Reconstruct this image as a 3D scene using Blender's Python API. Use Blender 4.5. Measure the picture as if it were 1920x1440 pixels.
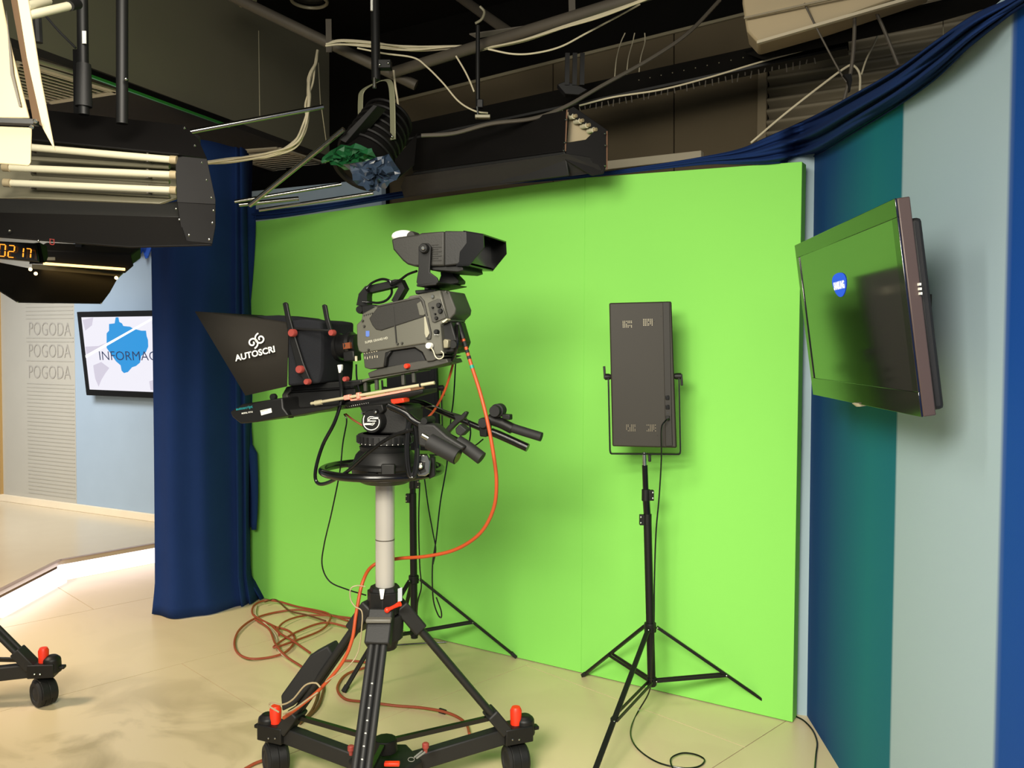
import bpy, math, random
from mathutils import Vector as V, Matrix
random.seed(7)
for o in list(bpy.data.objects): bpy.data.objects.remove(o)
SC = bpy.context.scene
COL = SC.collection
R_ = math.radians

# ------------------------------------------------------------------ camera
FPX, CX, CY = 1600.0, 960.0, 704.0
PITCH, ROLL, EYE = R_(2.0), R_(0.3), V((0, 0, 1.6))
cam_d = bpy.data.cameras.new('camera')
cam = bpy.data.objects.new('camera', cam_d); COL.objects.link(cam)
cam_d.sensor_width = 36; cam_d.lens = FPX / 1920 * 36
cam_d.shift_y = (CY - 720) / 1920
cam_d.clip_start = 0.02
MC = Matrix.Rotation(math.pi/2 - PITCH, 3, 'X') @ Matrix.Rotation(ROLL, 3, 'Z')
cam.matrix_world = Matrix.Translation(EYE) @ MC.to_4x4()
SC.camera = cam

# ------------------------------------------------------------------ world, lights, exposure
w = bpy.data.worlds.new('studio'); SC.world = w; w.use_nodes = True
w.node_tree.nodes['Background'].inputs[0].default_value = (0.9, 0.95, 1.0, 1)
w.node_tree.nodes['Background'].inputs[1].default_value = 0.27
SC.view_settings.view_transform = 'Standard'; SC.view_settings.look = 'None'
SC.view_settings.gamma = 1; SC.view_settings.use_curve_mapping = False
SC.view_settings.exposure = 0.0
def area(name, loc, target, sx, sy, power, col):
    d = bpy.data.lights.new(name, 'AREA'); d.shape = 'RECTANGLE'; d.size = sx; d.size_y = sy
    d.energy = power; d.color = col
    o = bpy.data.objects.new(name, d); COL.objects.link(o); o.location = loc
    o.rotation_euler = (V(target) - V(loc)).to_track_quat('-Z', 'Y').to_euler(); return o
area('key_softlight', (-0.8, -0.2, 2.4), (0.3, 3.6, 0.0), 1.2, 0.7, 60, (1.0, 0.94, 0.80)).data.spread = R_(100)
area('added_fill_light', (0.35, -0.1, 2.7), (0.4, 3.6, 0.0), 1.2, 0.7, 11, (1.0, 0.94, 0.82)).data.spread = R_(100)  # unseen light added in front to lift the lower part of the screen
area('added_screen_light', (-0.7, 1.6, 2.8), (-1.4, 5.0, 1.3), 0.9, 0.5, 32, (1.0, 0.93, 0.80))  # unseen light added overhead to brighten the left of the screen
for p_ in (area('stage_softlight', (-4.3, 5.6, 2.85), (-4.2, 7.6, 0.6), 1.6, 0.8, 42, (1.0, 0.97, 0.95)), area('stage_softlight', (-3.6, 3.2, 2.8), (-3.4, 4.6, 0.0), 0.8, 0.5, 52, (1.0, 0.84, 0.66))):
    p_.data.spread = R_(100)

# ------------------------------------------------------------------ pixels to points
def ray(u, v): return (MC @ V(((u-CX)/FPX, -(v-CY)/FPX, -1.0)))
def D(u, v, y):                       # point of the sight line at distance y into the room
    r = ray(u, v); return EYE + r * (y / r.y)
def F(u, v, z=0.0):                   # point at height z
    r = ray(u, v); return EYE + r * ((z - EYE.z) / r.z)
def PL(u, v, p0, n):                  # point on a plane
    r = ray(u, v); return EYE + r * ((p0 - EYE).dot(n) / r.dot(n))
def flat(p, z=0.0): return V((p.x, p.y, z))

# ------------------------------------------------------------------ materials
def lin(c):
    c = c / 255.0
    return c / 12.92 if c <= 0.04045 else ((c + 0.055) / 1.055) ** 2.4
def rgb(h): return (lin(h[0]), lin(h[1]), lin(h[2]), 1)
MATS = {}
def mat(name, col, rough=0.5, metal=0.0, var=0.06, scale=6.0, bump=0.0, bscale=200.0, spec=0.5, ior=None, coat=0.0):
    m = bpy.data.materials.new(name); m.use_nodes = True; nt = m.node_tree; b = nt.nodes['Principled BSDF']
    c = rgb(col)
    tc = nt.nodes.new('ShaderNodeTexCoord'); nz = nt.nodes.new('ShaderNodeTexNoise')
    nz.inputs['Scale'].default_value = scale; nz.inputs['Detail'].default_value = 4
    nt.links.new(tc.outputs['Object'], nz.inputs['Vector'])
    mx = nt.nodes.new('ShaderNodeMix'); mx.data_type = 'RGBA'
    mx.inputs['A'].default_value = tuple(x*(1-var) for x in c[:3]) + (1,)
    mx.inputs['B'].default_value = tuple(min(1, x*(1+var)) for x in c[:3]) + (1,)
    nt.links.new(nz.outputs['Fac'], mx.inputs['Factor']); nt.links.new(mx.outputs['Result'], b.inputs['Base Color'])
    b.inputs['Roughness'].default_value = rough; b.inputs['Metallic'].default_value = metal
    b.inputs['Specular IOR Level'].default_value = spec
    if ior: b.inputs['IOR'].default_value = ior
    if coat: b.inputs['Coat Weight'].default_value = coat; b.inputs['Coat Roughness'].default_value = 0.05
    if bump:
        n2 = nt.nodes.new('ShaderNodeTexNoise'); n2.inputs['Scale'].default_value = bscale; n2.inputs['Detail'].default_value = 3
        nt.links.new(tc.outputs['Object'], n2.inputs['Vector'])
        bp = nt.nodes.new('ShaderNodeBump'); bp.inputs['Strength'].default_value = bump; bp.inputs['Distance'].default_value = 0.002
        nt.links.new(n2.outputs['Fac'], bp.inputs['Height']); nt.links.new(bp.outputs['Normal'], b.inputs['Normal'])
    MATS[name] = m; return m
def emis(name, col, strength):
    m = bpy.data.materials.new(name); m.use_nodes = True; nt = m.node_tree; b = nt.nodes['Principled BSDF']
    b.inputs['Base Color'].default_value = (0.01, 0.01, 0.01, 1); b.inputs['Emission Color'].default_value = rgb(col)
    b.inputs['Emission Strength'].default_value = strength; MATS[name] = m; return m
M_black = mat('black_plastic', (19, 19, 18), 0.5, var=0.15, spec=0.35)
M_blackmatte = mat('black_powder_coat', (24, 24, 23), 0.6, var=0.2, bump=0.2)
M_flap = mat('black_sheet_metal', (11, 9, 8), 0.6, 0.0, var=0.2, spec=0.25)
M_gloss = mat('black_gloss_tube', (14, 14, 14), 0.22, var=0.1)
M_rubber = mat('black_rubber', (20, 20, 20), 0.7, var=0.2)
M_cloth = mat('black_cloth', (34, 35, 38), 0.95, var=0.2, bump=0.5, bscale=400, spec=0.1)
M_board = mat('hood_board', (42, 39, 34), 0.85, var=0.1, spec=0.2)
M_grey = mat('camera_grey', (86, 85, 75), 0.5, var=0.05, bump=0.1)
M_dgrey = mat('camera_dark_grey', (58, 57, 51), 0.55, var=0.08)
M_pad = mat('camera_pad', (38, 37, 34), 0.8, var=0.15, bump=0.4)
M_vf = mat('viewfinder_shell', (36, 35, 31), 0.6, var=0.1, bump=0.2)
M_steel = mat('bare_steel', (190, 190, 180), 0.25, 1.0)
M_alu = mat('column_aluminium', (176, 172, 163), 0.3, 0.2, var=0.03)
M_chrome = mat('chrome', (160, 160, 155), 0.22, 1.0)
M_brass = mat('pale_brass', (205, 195, 160), 0.35, 0.4)
M_red = mat('red_plastic', (235, 52, 22), 0.45, var=0.05)
M_dred = mat('dull_red_knob', (146, 60, 52), 0.5)
M_pink = mat('salmon_anodised', (235, 150, 130), 0.4, 0.2)
M_orange = mat('orange_cable', (176, 72, 30), 0.5)
M_rust = mat('dull_orange_cable', (150, 70, 42), 0.55, var=0.2)
M_brown = mat('brown_cable', (95, 62, 32), 0.6, var=0.2)
M_white = mat('white_paint', (235, 235, 225), 0.5)
M_wcable = mat('cream_cable', (205, 195, 165), 0.5, var=0.08)
M_cream = mat('cream_metal', (160, 145, 113), 0.5, var=0.03)
M_tube = mat('unlit_tube', (204, 198, 170), 0.35, var=0.02)
M_refl = mat('tube_reflector', (135, 130, 108), 0.4, 0.2, var=0.05)
M_teal = mat('teal_tape', (20, 140, 120), 0.5)
M_green = mat('chroma_green', (142, 222, 100), 0.9, var=0.02, scale=1.2, bump=0.1, spec=0.15)
M_blue = mat('blue_velour', (25, 48, 96), 0.95, var=0.12, bump=0.5, bscale=300, spec=0.15)
M_cream_w = mat('baseboard_cream', (235, 222, 195), 0.5)
M_lightblue = mat('pale_blue_panel', (158, 178, 196), 0.55, var=0.04)
M_greypanel = mat('grey_beige_panel', (178, 176, 165), 0.5, var=0.03)
M_ceil = mat('black_ceiling', (15, 14, 12), 0.95, var=0.3, spec=0.1)
M_lowceil = mat('dark_ceiling_board', (52, 49, 46), 0.9, var=0.1, spec=0.1)
M_bulk = mat('olive_grey_board', (120, 117, 98), 0.9, var=0.1, scale=2, spec=0.1)
M_backw = mat('brown_grey_wall', (94, 84, 66), 0.9, var=0.12, scale=2, spec=0.1)
M_corr = mat('corrugated_sheet', (150, 140, 118), 0.6, 0.1, var=0.15)
M_pipe = mat('grid_pipe', (84, 78, 68), 0.6, 0.2, var=0.15)
M_vent = mat('vent_frame', (190, 180, 155), 0.6)
M_lens = mat('lens_barrel', (22, 22, 22), 0.3)
M_violet = mat('violet_backdrop', (80, 95, 200), 0.6)

# ------------------------------------------------------------------ mesh building
class MB:
    def __init__(s): s.v = []; s.f = []; s.sm = []
    def add(s, vs, fs, smooth=True):
        b = len(s.v); s.v += [V(p) for p in vs]; s.f += [tuple(i+b for i in f) for f in fs]; s.sm += [smooth]*len(fs); return s
    def prism(s, pts, off):
        n = len(pts); off = V(off)
        # make the winding outward
        nrm = V((0, 0, 0))
        for i in range(n): nrm += V(pts[i]).cross(V(pts[(i+1) % n]))
        a = [V(p) for p in pts]
        if nrm.dot(off) > 0: a = a[::-1]
        vs = a + [p + off for p in a]
        fs = [tuple(range(n)), tuple(range(2*n-1, n-1, -1))]
        for i in range(n):
            j = (i+1) % n; fs.append((i, i+n, j+n, j))
        return s.add(vs, fs, False)
    def plate(s, pts, t):
        a = [V(p) for p in pts]; c = sum(a, V())/len(a); nrm = V()
        for i in range(len(a)): nrm += (a[i]-c).cross(a[(i+1) % len(a)]-c)
        nrm.normalize(); return s.prism([p - nrm*t/2 for p in a], nrm*t)
    def box(s, c, sx, sy, sz, ax=None):
        c = V(c); X, Y, Z = ax if ax else (V((1, 0, 0)), V((0, 1, 0)), V((0, 0, 1)))
        vs = [c + X*(sx/2*i) + Y*(sy/2*j) + Z*(sz/2*k) for i in (-1, 1) for j in (-1, 1) for k in (-1, 1)]
        return s.add(vs, [(0, 1, 3, 2), (4, 6, 7, 5), (0, 4, 5, 1), (2, 3, 7, 6), (0, 2, 6, 4), (1, 5, 7, 3)], False)
    def bar(s, a, b, w, h, up=(0, 0, 1)):
        a = V(a); b = V(b); X = (b-a); L = X.length; X.normalize(); Y = V(up).cross(X)
        if Y.length < 1e-4: Y = V((0, 1, 0)).cross(X)
        Y.normalize(); Z = X.cross(Y); return s.box((a+b)/2, L, w, h, (X, Y, Z))
    def tube(s, pts, r, n=10, caps=True, closed=False):
        P = [V(p) for p in pts]; m = len(P); rr = r if isinstance(r, (list, tuple)) else [r]*m
        t0 = (P[1]-P[0]).normalized(); up = V((0, 0, 1)) if abs(t0.z) < 0.9 else V((0, 1, 0))
        nx = up.cross(t0).normalized(); vs = []
        for i in range(m):
            if closed: t = (P[(i+1) % m] - P[i-1]).normalized()
            else: t = (P[min(i+1, m-1)] - P[max(i-1, 0)]).normalized()
            nx = (nx - t*nx.dot(t)).normalized(); ny = t.cross(nx)
            for k in range(n):
                a = 2*math.pi*k/n; vs.append(P[i] + (nx*math.cos(a) + ny*math.sin(a))*rr[i])
        fs = []
        for i in range(m if closed else m-1):
            for k in range(n):
                k2 = (k+1) % n; i2 = (i+1) % m; fs.append((i*n+k, i*n+k2, i2*n+k2, i2*n+k))
        if caps and not closed:
            fs.append(tuple(range(n-1, -1, -1))); fs.append(tuple((m-1)*n+k for k in range(n)))
        return s.add(vs, fs)
    def lathe(s, a, b, prof, n=28):           # prof: (fraction a->b, radius)
        a = V(a); b = V(b); t = (b-a).normalized(); up = V((0, 0, 1)) if abs(t.z) < 0.9 else V((0, 1, 0))
        nx = up.cross(t).normalized(); ny = t.cross(nx); vs = []; fs = []; m = len(prof)
        for f, r in prof:
            for k in range(n):
                q = 2*math.pi*k/n; vs.append(a + (b-a)*f + (nx*math.cos(q) + ny*math.sin(q))*max(r, 1e-5))
        for i in range(m-1):
            for k in range(n):
                k2 = (k+1) % n; fs.append((i*n+k, i*n+k2, (i+1)*n+k2, (i+1)*n+k))
        fs.append(tuple(range(n-1, -1, -1))); fs.append(tuple((m-1)*n+k for k in range(n)))
        return s.add(vs, fs)
    def ball(s, c, r, n=14, sc=(1, 1, 1)):
        c = V(c); vs = []; fs = []; m = n//2
        for i in range(m+1):
            th = math.pi*i/m
            for k in range(n):
                a = 2*math.pi*k/n; vs.append(c + V((math.sin(th)*math.cos(a)*sc[0], math.sin(th)*math.sin(a)*sc[1], math.cos(th)*sc[2]))*r)
        for i in range(m):
            for k in range(n):
                k2 = (k+1) % n; fs.append((i*n+k, (i+1)*n+k, (i+1)*n+k2, i*n+k2))
        return s.add(vs, fs)
    def grid(s, rows, closed=False):
        m = len(rows); n = len(rows[0]); vs = [p for r in rows for p in r]; fs = []
        for i in range(m-1):
            for k in range(n-1 + (1 if closed else 0)):
                k2 = (k+1) % n; fs.append((i*n+k, i*n+k2, (i+1)*n+k2, (i+1)*n+k))
        return s.add(vs, fs)
    def build(s, name, m, parent=None, bevel=0, solid=0, angle=38, seg=2):
        me = bpy.data.meshes.new(name); o = bpy.data.objects.new(name, me); COL.objects.link(o)
        if parent is None:
            xs = [p.x for p in s.v]; ys = [p.y for p in s.v]
            org = V(((min(xs)+max(xs))/2, (min(ys)+max(ys))/2, min(p.z for p in s.v))); o.location = org; o['_o'] = tuple(org)
        else:
            org = V(parent['_o']); o.parent = parent; o['_o'] = tuple(org)
        me.from_pydata([tuple(p - org) for p in s.v], [], s.f)
        me.polygons.foreach_set('use_smooth', [True]*len(me.polygons))
        me.set_sharp_from_angle(angle=R_(angle)); me.update()
        me.materials.append(m)
        if solid:
            md = o.modifiers.new('solid', 'SOLIDIFY'); md.thickness = solid; md.offset = 0
        if bevel:
            md = o.modifiers.new('bevel', 'BEVEL'); md.width = bevel; md.segments = seg; md.limit_method = 'ANGLE'; md.angle_limit = R_(35)
        return o
def tag(o, label=None, cat=None, group=None, kind=None):
    if label: o['label'] = label
    if cat: o['category'] = cat
    if group: o['group'] = group
    if kind: o['kind'] = kind
    return o
def thing(name, loc, label, cat, group=None):
    o = bpy.data.objects.new(name, None); COL.objects.link(o); o.location = loc; o['_o'] = tuple(loc)
    o.empty_display_size = 0.1; return tag(o, label, cat, group)
def copy_thing(root, delta, label, group=None):
    def rec(o, par):
        c = o.copy(); COL.objects.link(c)
        if par: c.parent = par
        for ch in [x for x in KIDS.get(o.name, [])]: rec(ch, c)
        return c
    KIDS = {}
    for x in bpy.data.objects:
        if x.parent: KIDS.setdefault(x.parent.name, []).append(x)
    r = rec(root, None); r.location = root.location + V(delta); r['label'] = label
    return r
def smooth(pts, k=8):                          # Catmull-Rom through points
    P = [V(p) for p in pts]; out = []
    Q = [P[0]*2-P[1]] + P + [P[-1]*2-P[-2]]
    for i in range(1, len(Q)-2):
        a, b, c, d = Q[i-1], Q[i], Q[i+1], Q[i+2]
        for j in range(k):
            t = j/k; out.append(0.5*((2*b) + (c-a)*t + (2*a-5*b+4*c-d)*t*t + (3*b-a-3*c+d)*t**3))
    out.append(P[-1]); return out
def text(s_, pl, pr, nrm, name, m, parent, thick=0.0006, h=None, bold=0.0):
    cu = bpy.data.curves.new(name, 'FONT'); cu.body = s_; cu.size = 1; cu.extrude = 0; cu.offset = bold; cu.resolution_u = 3
    t = bpy.data.objects.new('tmp_text', cu); COL.objects.link(t)
    dg = bpy.context.evaluated_depsgraph_get(); dg.update()
    me = bpy.data.meshes.new_from_object(t.evaluated_get(dg)); bpy.data.objects.remove(t); bpy.data.curves.remove(cu)
    pl = V(pl); pr = V(pr); X = pr-pl; L = X.length; X.normalize(); N = V(nrm).normalized(); Y = N.cross(X).normalized(); N = X.cross(Y)
    xs = [q.co.x for q in me.vertices]; x0, x1 = min(xs), max(xs); ys = [q.co.y for q in me.vertices]; y0, y1 = 0.0, 0.73*1.0
    sx = L/(x1-x0); sy = sx if h is None else h/(y1-y0)
    mb = MB(); mb.add([pl + X*((q.co.x-x0)*sx) + Y*((q.co.y-y0)*sy) + N*thick for q in me.vertices], [tuple(p.vertices) for p in me.polygons])
    bpy.data.meshes.remove(me); return mb.build(name, m, parent)
def px(path, y): return [D(u, v, y) for u, v in path]
def pxd(path): return [D(u, v, y) for u, v, y in path]
def fl(path, z=0.008): return [F(u, v, z) for u, v in path]
def cable(name, pts, r, m, label, cat='cable', group=None, n=8, k=8):
    o = MB().tube(smooth(pts, k), r, n).build(name, m); return tag(o, label, cat, group)

# ================================================================== SETTING
ZF = 0.0
# floor: boards laid at 45 degrees, each its own piece
floor = MB().box((-1.0, 4.2, -0.03), 12.0, 12.4, 0.02).build('floor', M_rubber); tag(floor, kind='structure')
mf = mat('floor_board', (196, 184, 150), 0.32, var=0.03, scale=1.5, spec=0.5)
nt = mf.node_tree; b = nt.nodes['Principled BSDF']
geo = nt.nodes.new('ShaderNodeNewGeometry'); nz = nt.nodes.new('ShaderNodeTexNoise'); nz.inputs['Scale'].default_value = 2.4; nz.inputs['Detail'].default_value = 6; nz.inputs['Distortion'].default_value = 1.2
nt.links.new(geo.outputs['Position'], nz.inputs['Vector'])
rp = nt.nodes.new('ShaderNodeValToRGB'); rp.color_ramp.elements[0].position = 0.34; rp.color_ramp.elements[0].color = rgb((176, 158, 120)); rp.color_ramp.elements[1].position = 0.5; rp.color_ramp.elements[1].color = rgb((218, 198, 160))
nt.links.new(nz.outputs['Fac'], rp.inputs['Fac'])
# scuffs only in the worn area in front
sx = nt.nodes.new('ShaderNodeVectorMath'); sx.operation = 'DISTANCE'; sx.inputs[1].default_value = (-1.7, 2.9, 0)
nt.links.new(geo.outputs['Position'], sx.inputs[0])
mr = nt.nodes.new('ShaderNodeMapRange'); mr.inputs[1].default_value = 0.5; mr.inputs[2].default_value = 1.3; mr.inputs[3].default_value = 1.0; mr.inputs[4].default_value = 0.12
nt.links.new(sx.outputs['Value'], mr.inputs[0])
mx = nt.nodes.new('ShaderNodeMix'); mx.data_type = 'RGBA'; mx.inputs['A'].default_value = rgb((218, 198, 160))
nt.links.new(mr.outputs[0], mx.inputs['Factor']); nt.links.new(rp.outputs['Color'], mx.inputs['B']); nt.links.new(mx.outputs['Result'], b.inputs['Base Color'])
s2 = math.sqrt(0.5); du = V((s2, s2, 0)); dv = V((-s2, s2, 0))
# seam lines satisfy y - x = 2.42 + 1.72 k
for k in range(-4, 5):
    c0 = (2.42 + 1.725*k)*s2; c1 = c0 + 1.725*s2
    for j in range(-3, 5):
        a0 = 0.6 + 2.44*j + (1.22 if k % 2 else 0); a1 = a0 + 2.44
        ctr = du*((a0+a1)/2) + dv*((c0+c1)/2)
        if not (-7.0 < ctr.x < 4.0 and -0.8 < ctr.y < 9.5): continue
        o = MB().box(ctr + V((0, 0, -0.01)), a1-a0-0.004, c1-c0-0.004, 0.02, (du, dv, V((0, 0, 1)))).build('floor_board', mf, floor)

# chroma wall line
G1 = flat(F(462, 1115)); G2 = flat(F(1486, 1356)); gd = (G2-G1).normalized(); gn = V((gd.y, -gd.x, 0)); gn = gn if gn.y < 0 else -gn
def GP(u, v, off=0.0): return PL(u, v, G1 + gn*off, gn)
# two abutting panels; the seam shows at u ~ 1090
gw = thing('chroma_key_screen', (G1+G2)/2, 'large bright green chroma key screen across the back of the studio', 'green screen')
def gpanel(ub0, vb0, ub1, vb1, vt0, vt1, name='screen_panel'):
    a = flat(F(ub0, vb0)); c = flat(F(ub1, vb1)); at = GP(ub0, vt0); ct = GP(ub1, vt1)
    a.z = 0.004; c.z = 0.004
    p = [a, c, V((c.x, c.y, ct.z)), V((a.x, a.y, at.z))]
    return MB().prism(p, -gn*0.07).build(name, M_green, gw, bevel=0.0015)
sm = flat(GP(1090, 1200))
def projuv(p):
    q = MC.transposed() @ (V(p)-EYE); return (CX + FPX*q.x/-q.z, CY - FPX*q.y/-q.z)
us, vs_ = projuv(sm)
gpanel(462, 1115, us, vs_, 418, 334)
sm2 = (us, vs_)
gpanel(sm2[0], sm2[1], 1486, 1356, 334, 305)

# right set wall
A1 = flat(F(1513, 1342)); A2 = flat(F(1573, 1440)); rd = (A2-A1).normalized()
RW0 = A1 - rd*1.1; RW1 = A1 + rd*3.4; rn = V((rd.y, -rd.x, 0)); rn = rn if rn.x < 0 else -rn
def RP(u, v, off=0.0): return PL(u, v, A1 + rn*off, rn)
wr = bpy.data.materials.new('striped_wall'); wr.use_nodes = True; nt = wr.node_tree; b = nt.nodes['Principled BSDF']; b.inputs['Roughness'].default_value = 0.75; b.inputs['Specular IOR Level'].default_value = 0.3
geo = nt.nodes.new('ShaderNodeNewGeometry'); vm = nt.nodes.new('ShaderNodeVectorMath'); vm.operation = 'SUBTRACT'; vm.inputs[1].default_value = tuple(RW0)
dt = nt.nodes.new('ShaderNodeVectorMath'); dt.operation = 'DOT_PRODUCT'; dt.inputs[1].default_value = tuple(rd)
nt.links.new(geo.outputs['Position'], vm.inputs[0]); nt.links.new(vm.outputs[0], dt.inputs[0])
dv_ = nt.nodes.new('ShaderNodeMath'); dv_.operation = 'DIVIDE'; dv_.inputs[1].default_value = 4.5; nt.links.new(dt.outputs['Value'], dv_.inputs[0])
rp = nt.nodes.new('ShaderNodeValToRGB'); cr = rp.color_ramp
def sfrac(u): return (RP(u, 800)-RW0).dot(rd)/4.5
stops = [(0, (8, 62, 120)), (sfrac(1555), (10, 66, 122)), (sfrac(1632), (14, 112, 126)), (sfrac(1681)-0.0005, (12, 106, 124)), (sfrac(1682)+0.0005, (164, 186, 196)), (sfrac(1882)-0.0005, (164, 186, 196)), (sfrac(1882)+0.0005, (10, 70, 150)), (0.95, (10, 50, 150))]
cr.elements[0].position = 0; cr.elements[0].color = rgb((8, 62, 120)); cr.elements[1].position = 1; cr.elements[1].color = rgb((10, 50, 150))
for p_, c_ in stops[1:-1]:
    e = cr.elements.new(p_); e.color = rgb(c_)
nt.links.new(dv_.outputs[0], rp.inputs['Fac'])
nz = nt.nodes.new('ShaderNodeTexNoise'); nz.inputs['Scale'].default_value = 350; bp = nt.nodes.new('ShaderNodeBump'); bp.inputs['Strength'].default_value = 0.25; bp.inputs['Distance'].default_value = 0.001
nt.links.new(geo.outputs['Position'], nz.inputs['Vector']); nt.links.new(nz.outputs['Fac'], bp.inputs['Height']); nt.links.new(bp.outputs['Normal'], b.inputs['Normal'])
nt.links.new(rp.outputs['Color'], b.inputs['Base Color'])
WH = 2.43
At = RP(1527, 305); At = A1 + rd*((At-A1).dot(rd)) + V((0, 0, WH))
o = MB().prism([A1, RW1, RW1+V((0, 0, WH)), At], -rn*0.06).build('wall_right', wr); tag(o, kind='structure')
lp = V((-0.16, 0.05, 0))
o = MB().prism([A1+lp, A1, At, At+lp+V((-0.03, 0, 0))], V((0.02, 0.05, 0))).build('wall_panel', mat('pale_blue_wall', (164, 186, 196), 0.7)); tag(o, kind='structure')

# back wall behind, parallel to the chroma screen
B0 = G1 - gn*1.15
def BP(u, v, off=0.0): return PL(u, v, B0 + gn*off, gn)
bl = B0 - gd*1.7; br = B0 + gd*7
o = MB().prism([flat(bl), flat(br), flat(br, 3.9), flat(bl, 3.9)], -gn*0.05).build('wall_back', M_ceil); tag(o, kind='structure')
# ceilings
E1 = F(70, 105, 3.0); E2 = F(540, 275, 3.0); ed = (E2-E1).normalized(); en = V((-ed.y, ed.x, 0))   # en points left/away
E0 = E1 - ed*3.5; E3 = E1 + ed*5.5
o = MB().prism([E0, E3, E3+en*6, E0+en*6], (0, 0, 0.04)).build('ceiling', M_lowceil); tag(o, kind='structure')
# ceiling board seams as thin recess trims
HC = 3.87
o = MB().prism([E0+V((0, 0, 0.04)), E3+V((0, 0, 0.04)), flat(E3, HC), flat(E0, HC)], en*0.05).build('wall_soffit', M_bulk); tag(o, kind='structure')
o = MB().prism([flat(E0, HC), flat(E3, HC), flat(E3-en*9, HC), flat(E0-en*9, HC)], (0, 0, 0.04)).build('ceiling', M_ceil); tag(o, kind='structure')
# wall facing panels on the back wall
wb = bpy.data.objects['wall_back']
def bplate(pts, m, name='wall_panel', off=0.0, t=0.03):
    return MB().prism([BP(u, v, off) for u, v in pts], gn*t).build(name, m, wb, bevel=0.003)
bplate([(735, 190), (1040, 118), (1040, 420), (735, 420)], M_backw)
bplate([(1042, 117), (1266, 62), (1266, 400), (1042, 400)], M_backw)
bplate([(1268, 62), (1424, 20), (1424, 380), (1268, 380)], M_backw)
bplate([(1424, 120), (1440, 118), (1438, 380), (1420, 380)], mat('pale_wall_post', (120, 108, 84), 0.8), 'wall_post', 0.03, 0.03)
bplate([(735, 190), (1424, 18), (1424, 24), (735, 196)], mat('pale_wall_edge', (130, 122, 98), 0.8), 'wall_edge', 0.03, 0.02)
bplate([(1130, 306), (1320, 285), (1320, 300), (1130, 322)], M_vent, 'wall_ledge', 0.03, 0.05)
# corrugated sheet
cs = MB(); rows = []
tl, tr = BP(1441, 120, 0.03), BP(1900, 20, 0.03); 
zt = 3.4
for i in range(0, 131):
    z = 2.3 + 1.3*i/130; off = 0.026*math.cos(2*math.pi*i/6)
    rows.append([V((tl.x, tl.y, z)) + gn*off, V((tr.x, tr.y, z)) + gn*off])
cs.grid(rows); o = cs.build('corrugated_panel', M_corr, wb, solid=0.002, angle=80)
# header beams (black) with lighting track
o = MB().prism([BP(1420, 130, 0.35), BP(1900, 25, 0.35), BP(1900, -60, 0.35), BP(1420, 70, 0.35)], gn*0.1)
# left stage platform
ph = 0.15
e0 = F(-420, 1290, ph); e1 = F(-10, 1112, ph); e2 = F(112, 1051, ph); e3 = F(300, 1018, ph); e4 = F(400, 1003, ph)
L1_ = flat(F(5, 938, ph), ph); L2_ = flat(F(298, 978, ph), ph); q_ = (L2_-L1_).normalized()
far = [L2_ + q_*0.6, L1_ - q_*0.02, V((-6.2, 10.4, ph)), V((-9, 10.4, ph)), V((-9, 5, ph))]
M_plat = mat('platform_top', (205, 192, 165), 0.22, var=0.03, spec=0.6)
plat = MB().prism([e0, e1, e2, e3, e4] + far, (0, 0, -0.03)).build('stage_platform', M_plat, bevel=0.002); tag(plat, 'low pale stage platform with a glowing step edge at left', 'platform')
M_glow = emis('step_glow', (255, 240, 246), 2.3)
def riser(a, c):
    n_ = (c-a).cross(V((0, 0, 1))).normalized(); n_ = n_ if n_.y < 0 else -n_
    a2 = a - n_*0.025; c2 = c - n_*0.025
    q = [flat(a2, 0.005), flat(c2, 0.005), flat(c2, ph-0.032), flat(a2, ph-0.032)]
    MB().prism(q, -n_*0.02).build('light_panel', M_glow, plat)
riser(e0, e1); riser(e1, e2); riser(e2, e3); riser(e3, e4)
# edge trim strips
for a, c in ((e0, e1), (e1, e2), (e2, e3), (e3, e4)):
    MB().bar(a+V((0, 0, 0.003)), c+V((0, 0, 0.003)), 0.03, 0.006).build('edge_strip', mat('edge_strip', (176, 158, 150), 0.4, 0.3), plat)
# left set wall
L1 = flat(F(5, 938, ph), ph); L2 = flat(F(298, 978, ph), ph); ld = (L2-L1).normalized(); ln = V((ld.y, -ld.x, 0)); ln = ln if ln.y < 0 else -ln
def LP(u, v, off=0.0): return PL(u, v, L1 + ln*off, ln)
LH = 2.75
Lm = flat(LP(142, 800), ph); L3 = L2 + ld*2.2
o = MB().prism([L1, Lm, flat(Lm, LH), flat(L1, LH)], -ln*0.05).build('wall_left', M_greypanel); tag(o, kind='structure')
wl = o
# ribbed band of the panel
p0 = flat(LP(52, 800), 0); p1 = flat(LP(140, 800), 0)
ribs = MB()
z = 0.25
while z < 2.45:
    vpx = None
    if not any(abs(z - q) < 0.075 for q in (LP(95, 618).z, LP(95, 659).z, LP(95, 700).z)):
        ribs.prism([V((p0.x, p0.y, z)), V((p1.x, p1.y, z)), V((p1.x, p1.y, z+0.008)), V((p0.x, p0.y, z+0.008))], ln*0.003)
    z += 0.034
tag(ribs.build('rib', mat('rib_grey', (170, 168, 158), 0.5), wl), kind='stuff')
M_embl = mat('embossed_letters', (163, 160, 152), 0.5)
for v in (628, 669, 709):
    text('POGODA', LP(55, v), LP(133, v+2), ln, 'lettering', M_embl, wl, thick=0.004, h=0.125, bold=-0.01)
o = MB().prism([Lm+ld*0.002, L3, flat(L3, LH), flat(Lm, LH)], -ln*0.05).build('wall_left', M_lightblue); tag(o, kind='structure')
o = MB().prism([L1+ln*0.001, L3+ln*0.001, L3+ln*0.001+V((0, 0, 0.06)), L1+ln*0.001+V((0, 0, 0.06))], ln*0.03).build('baseboard_left', M_cream_w, bevel=0.003); tag(o, kind='structure')
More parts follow.
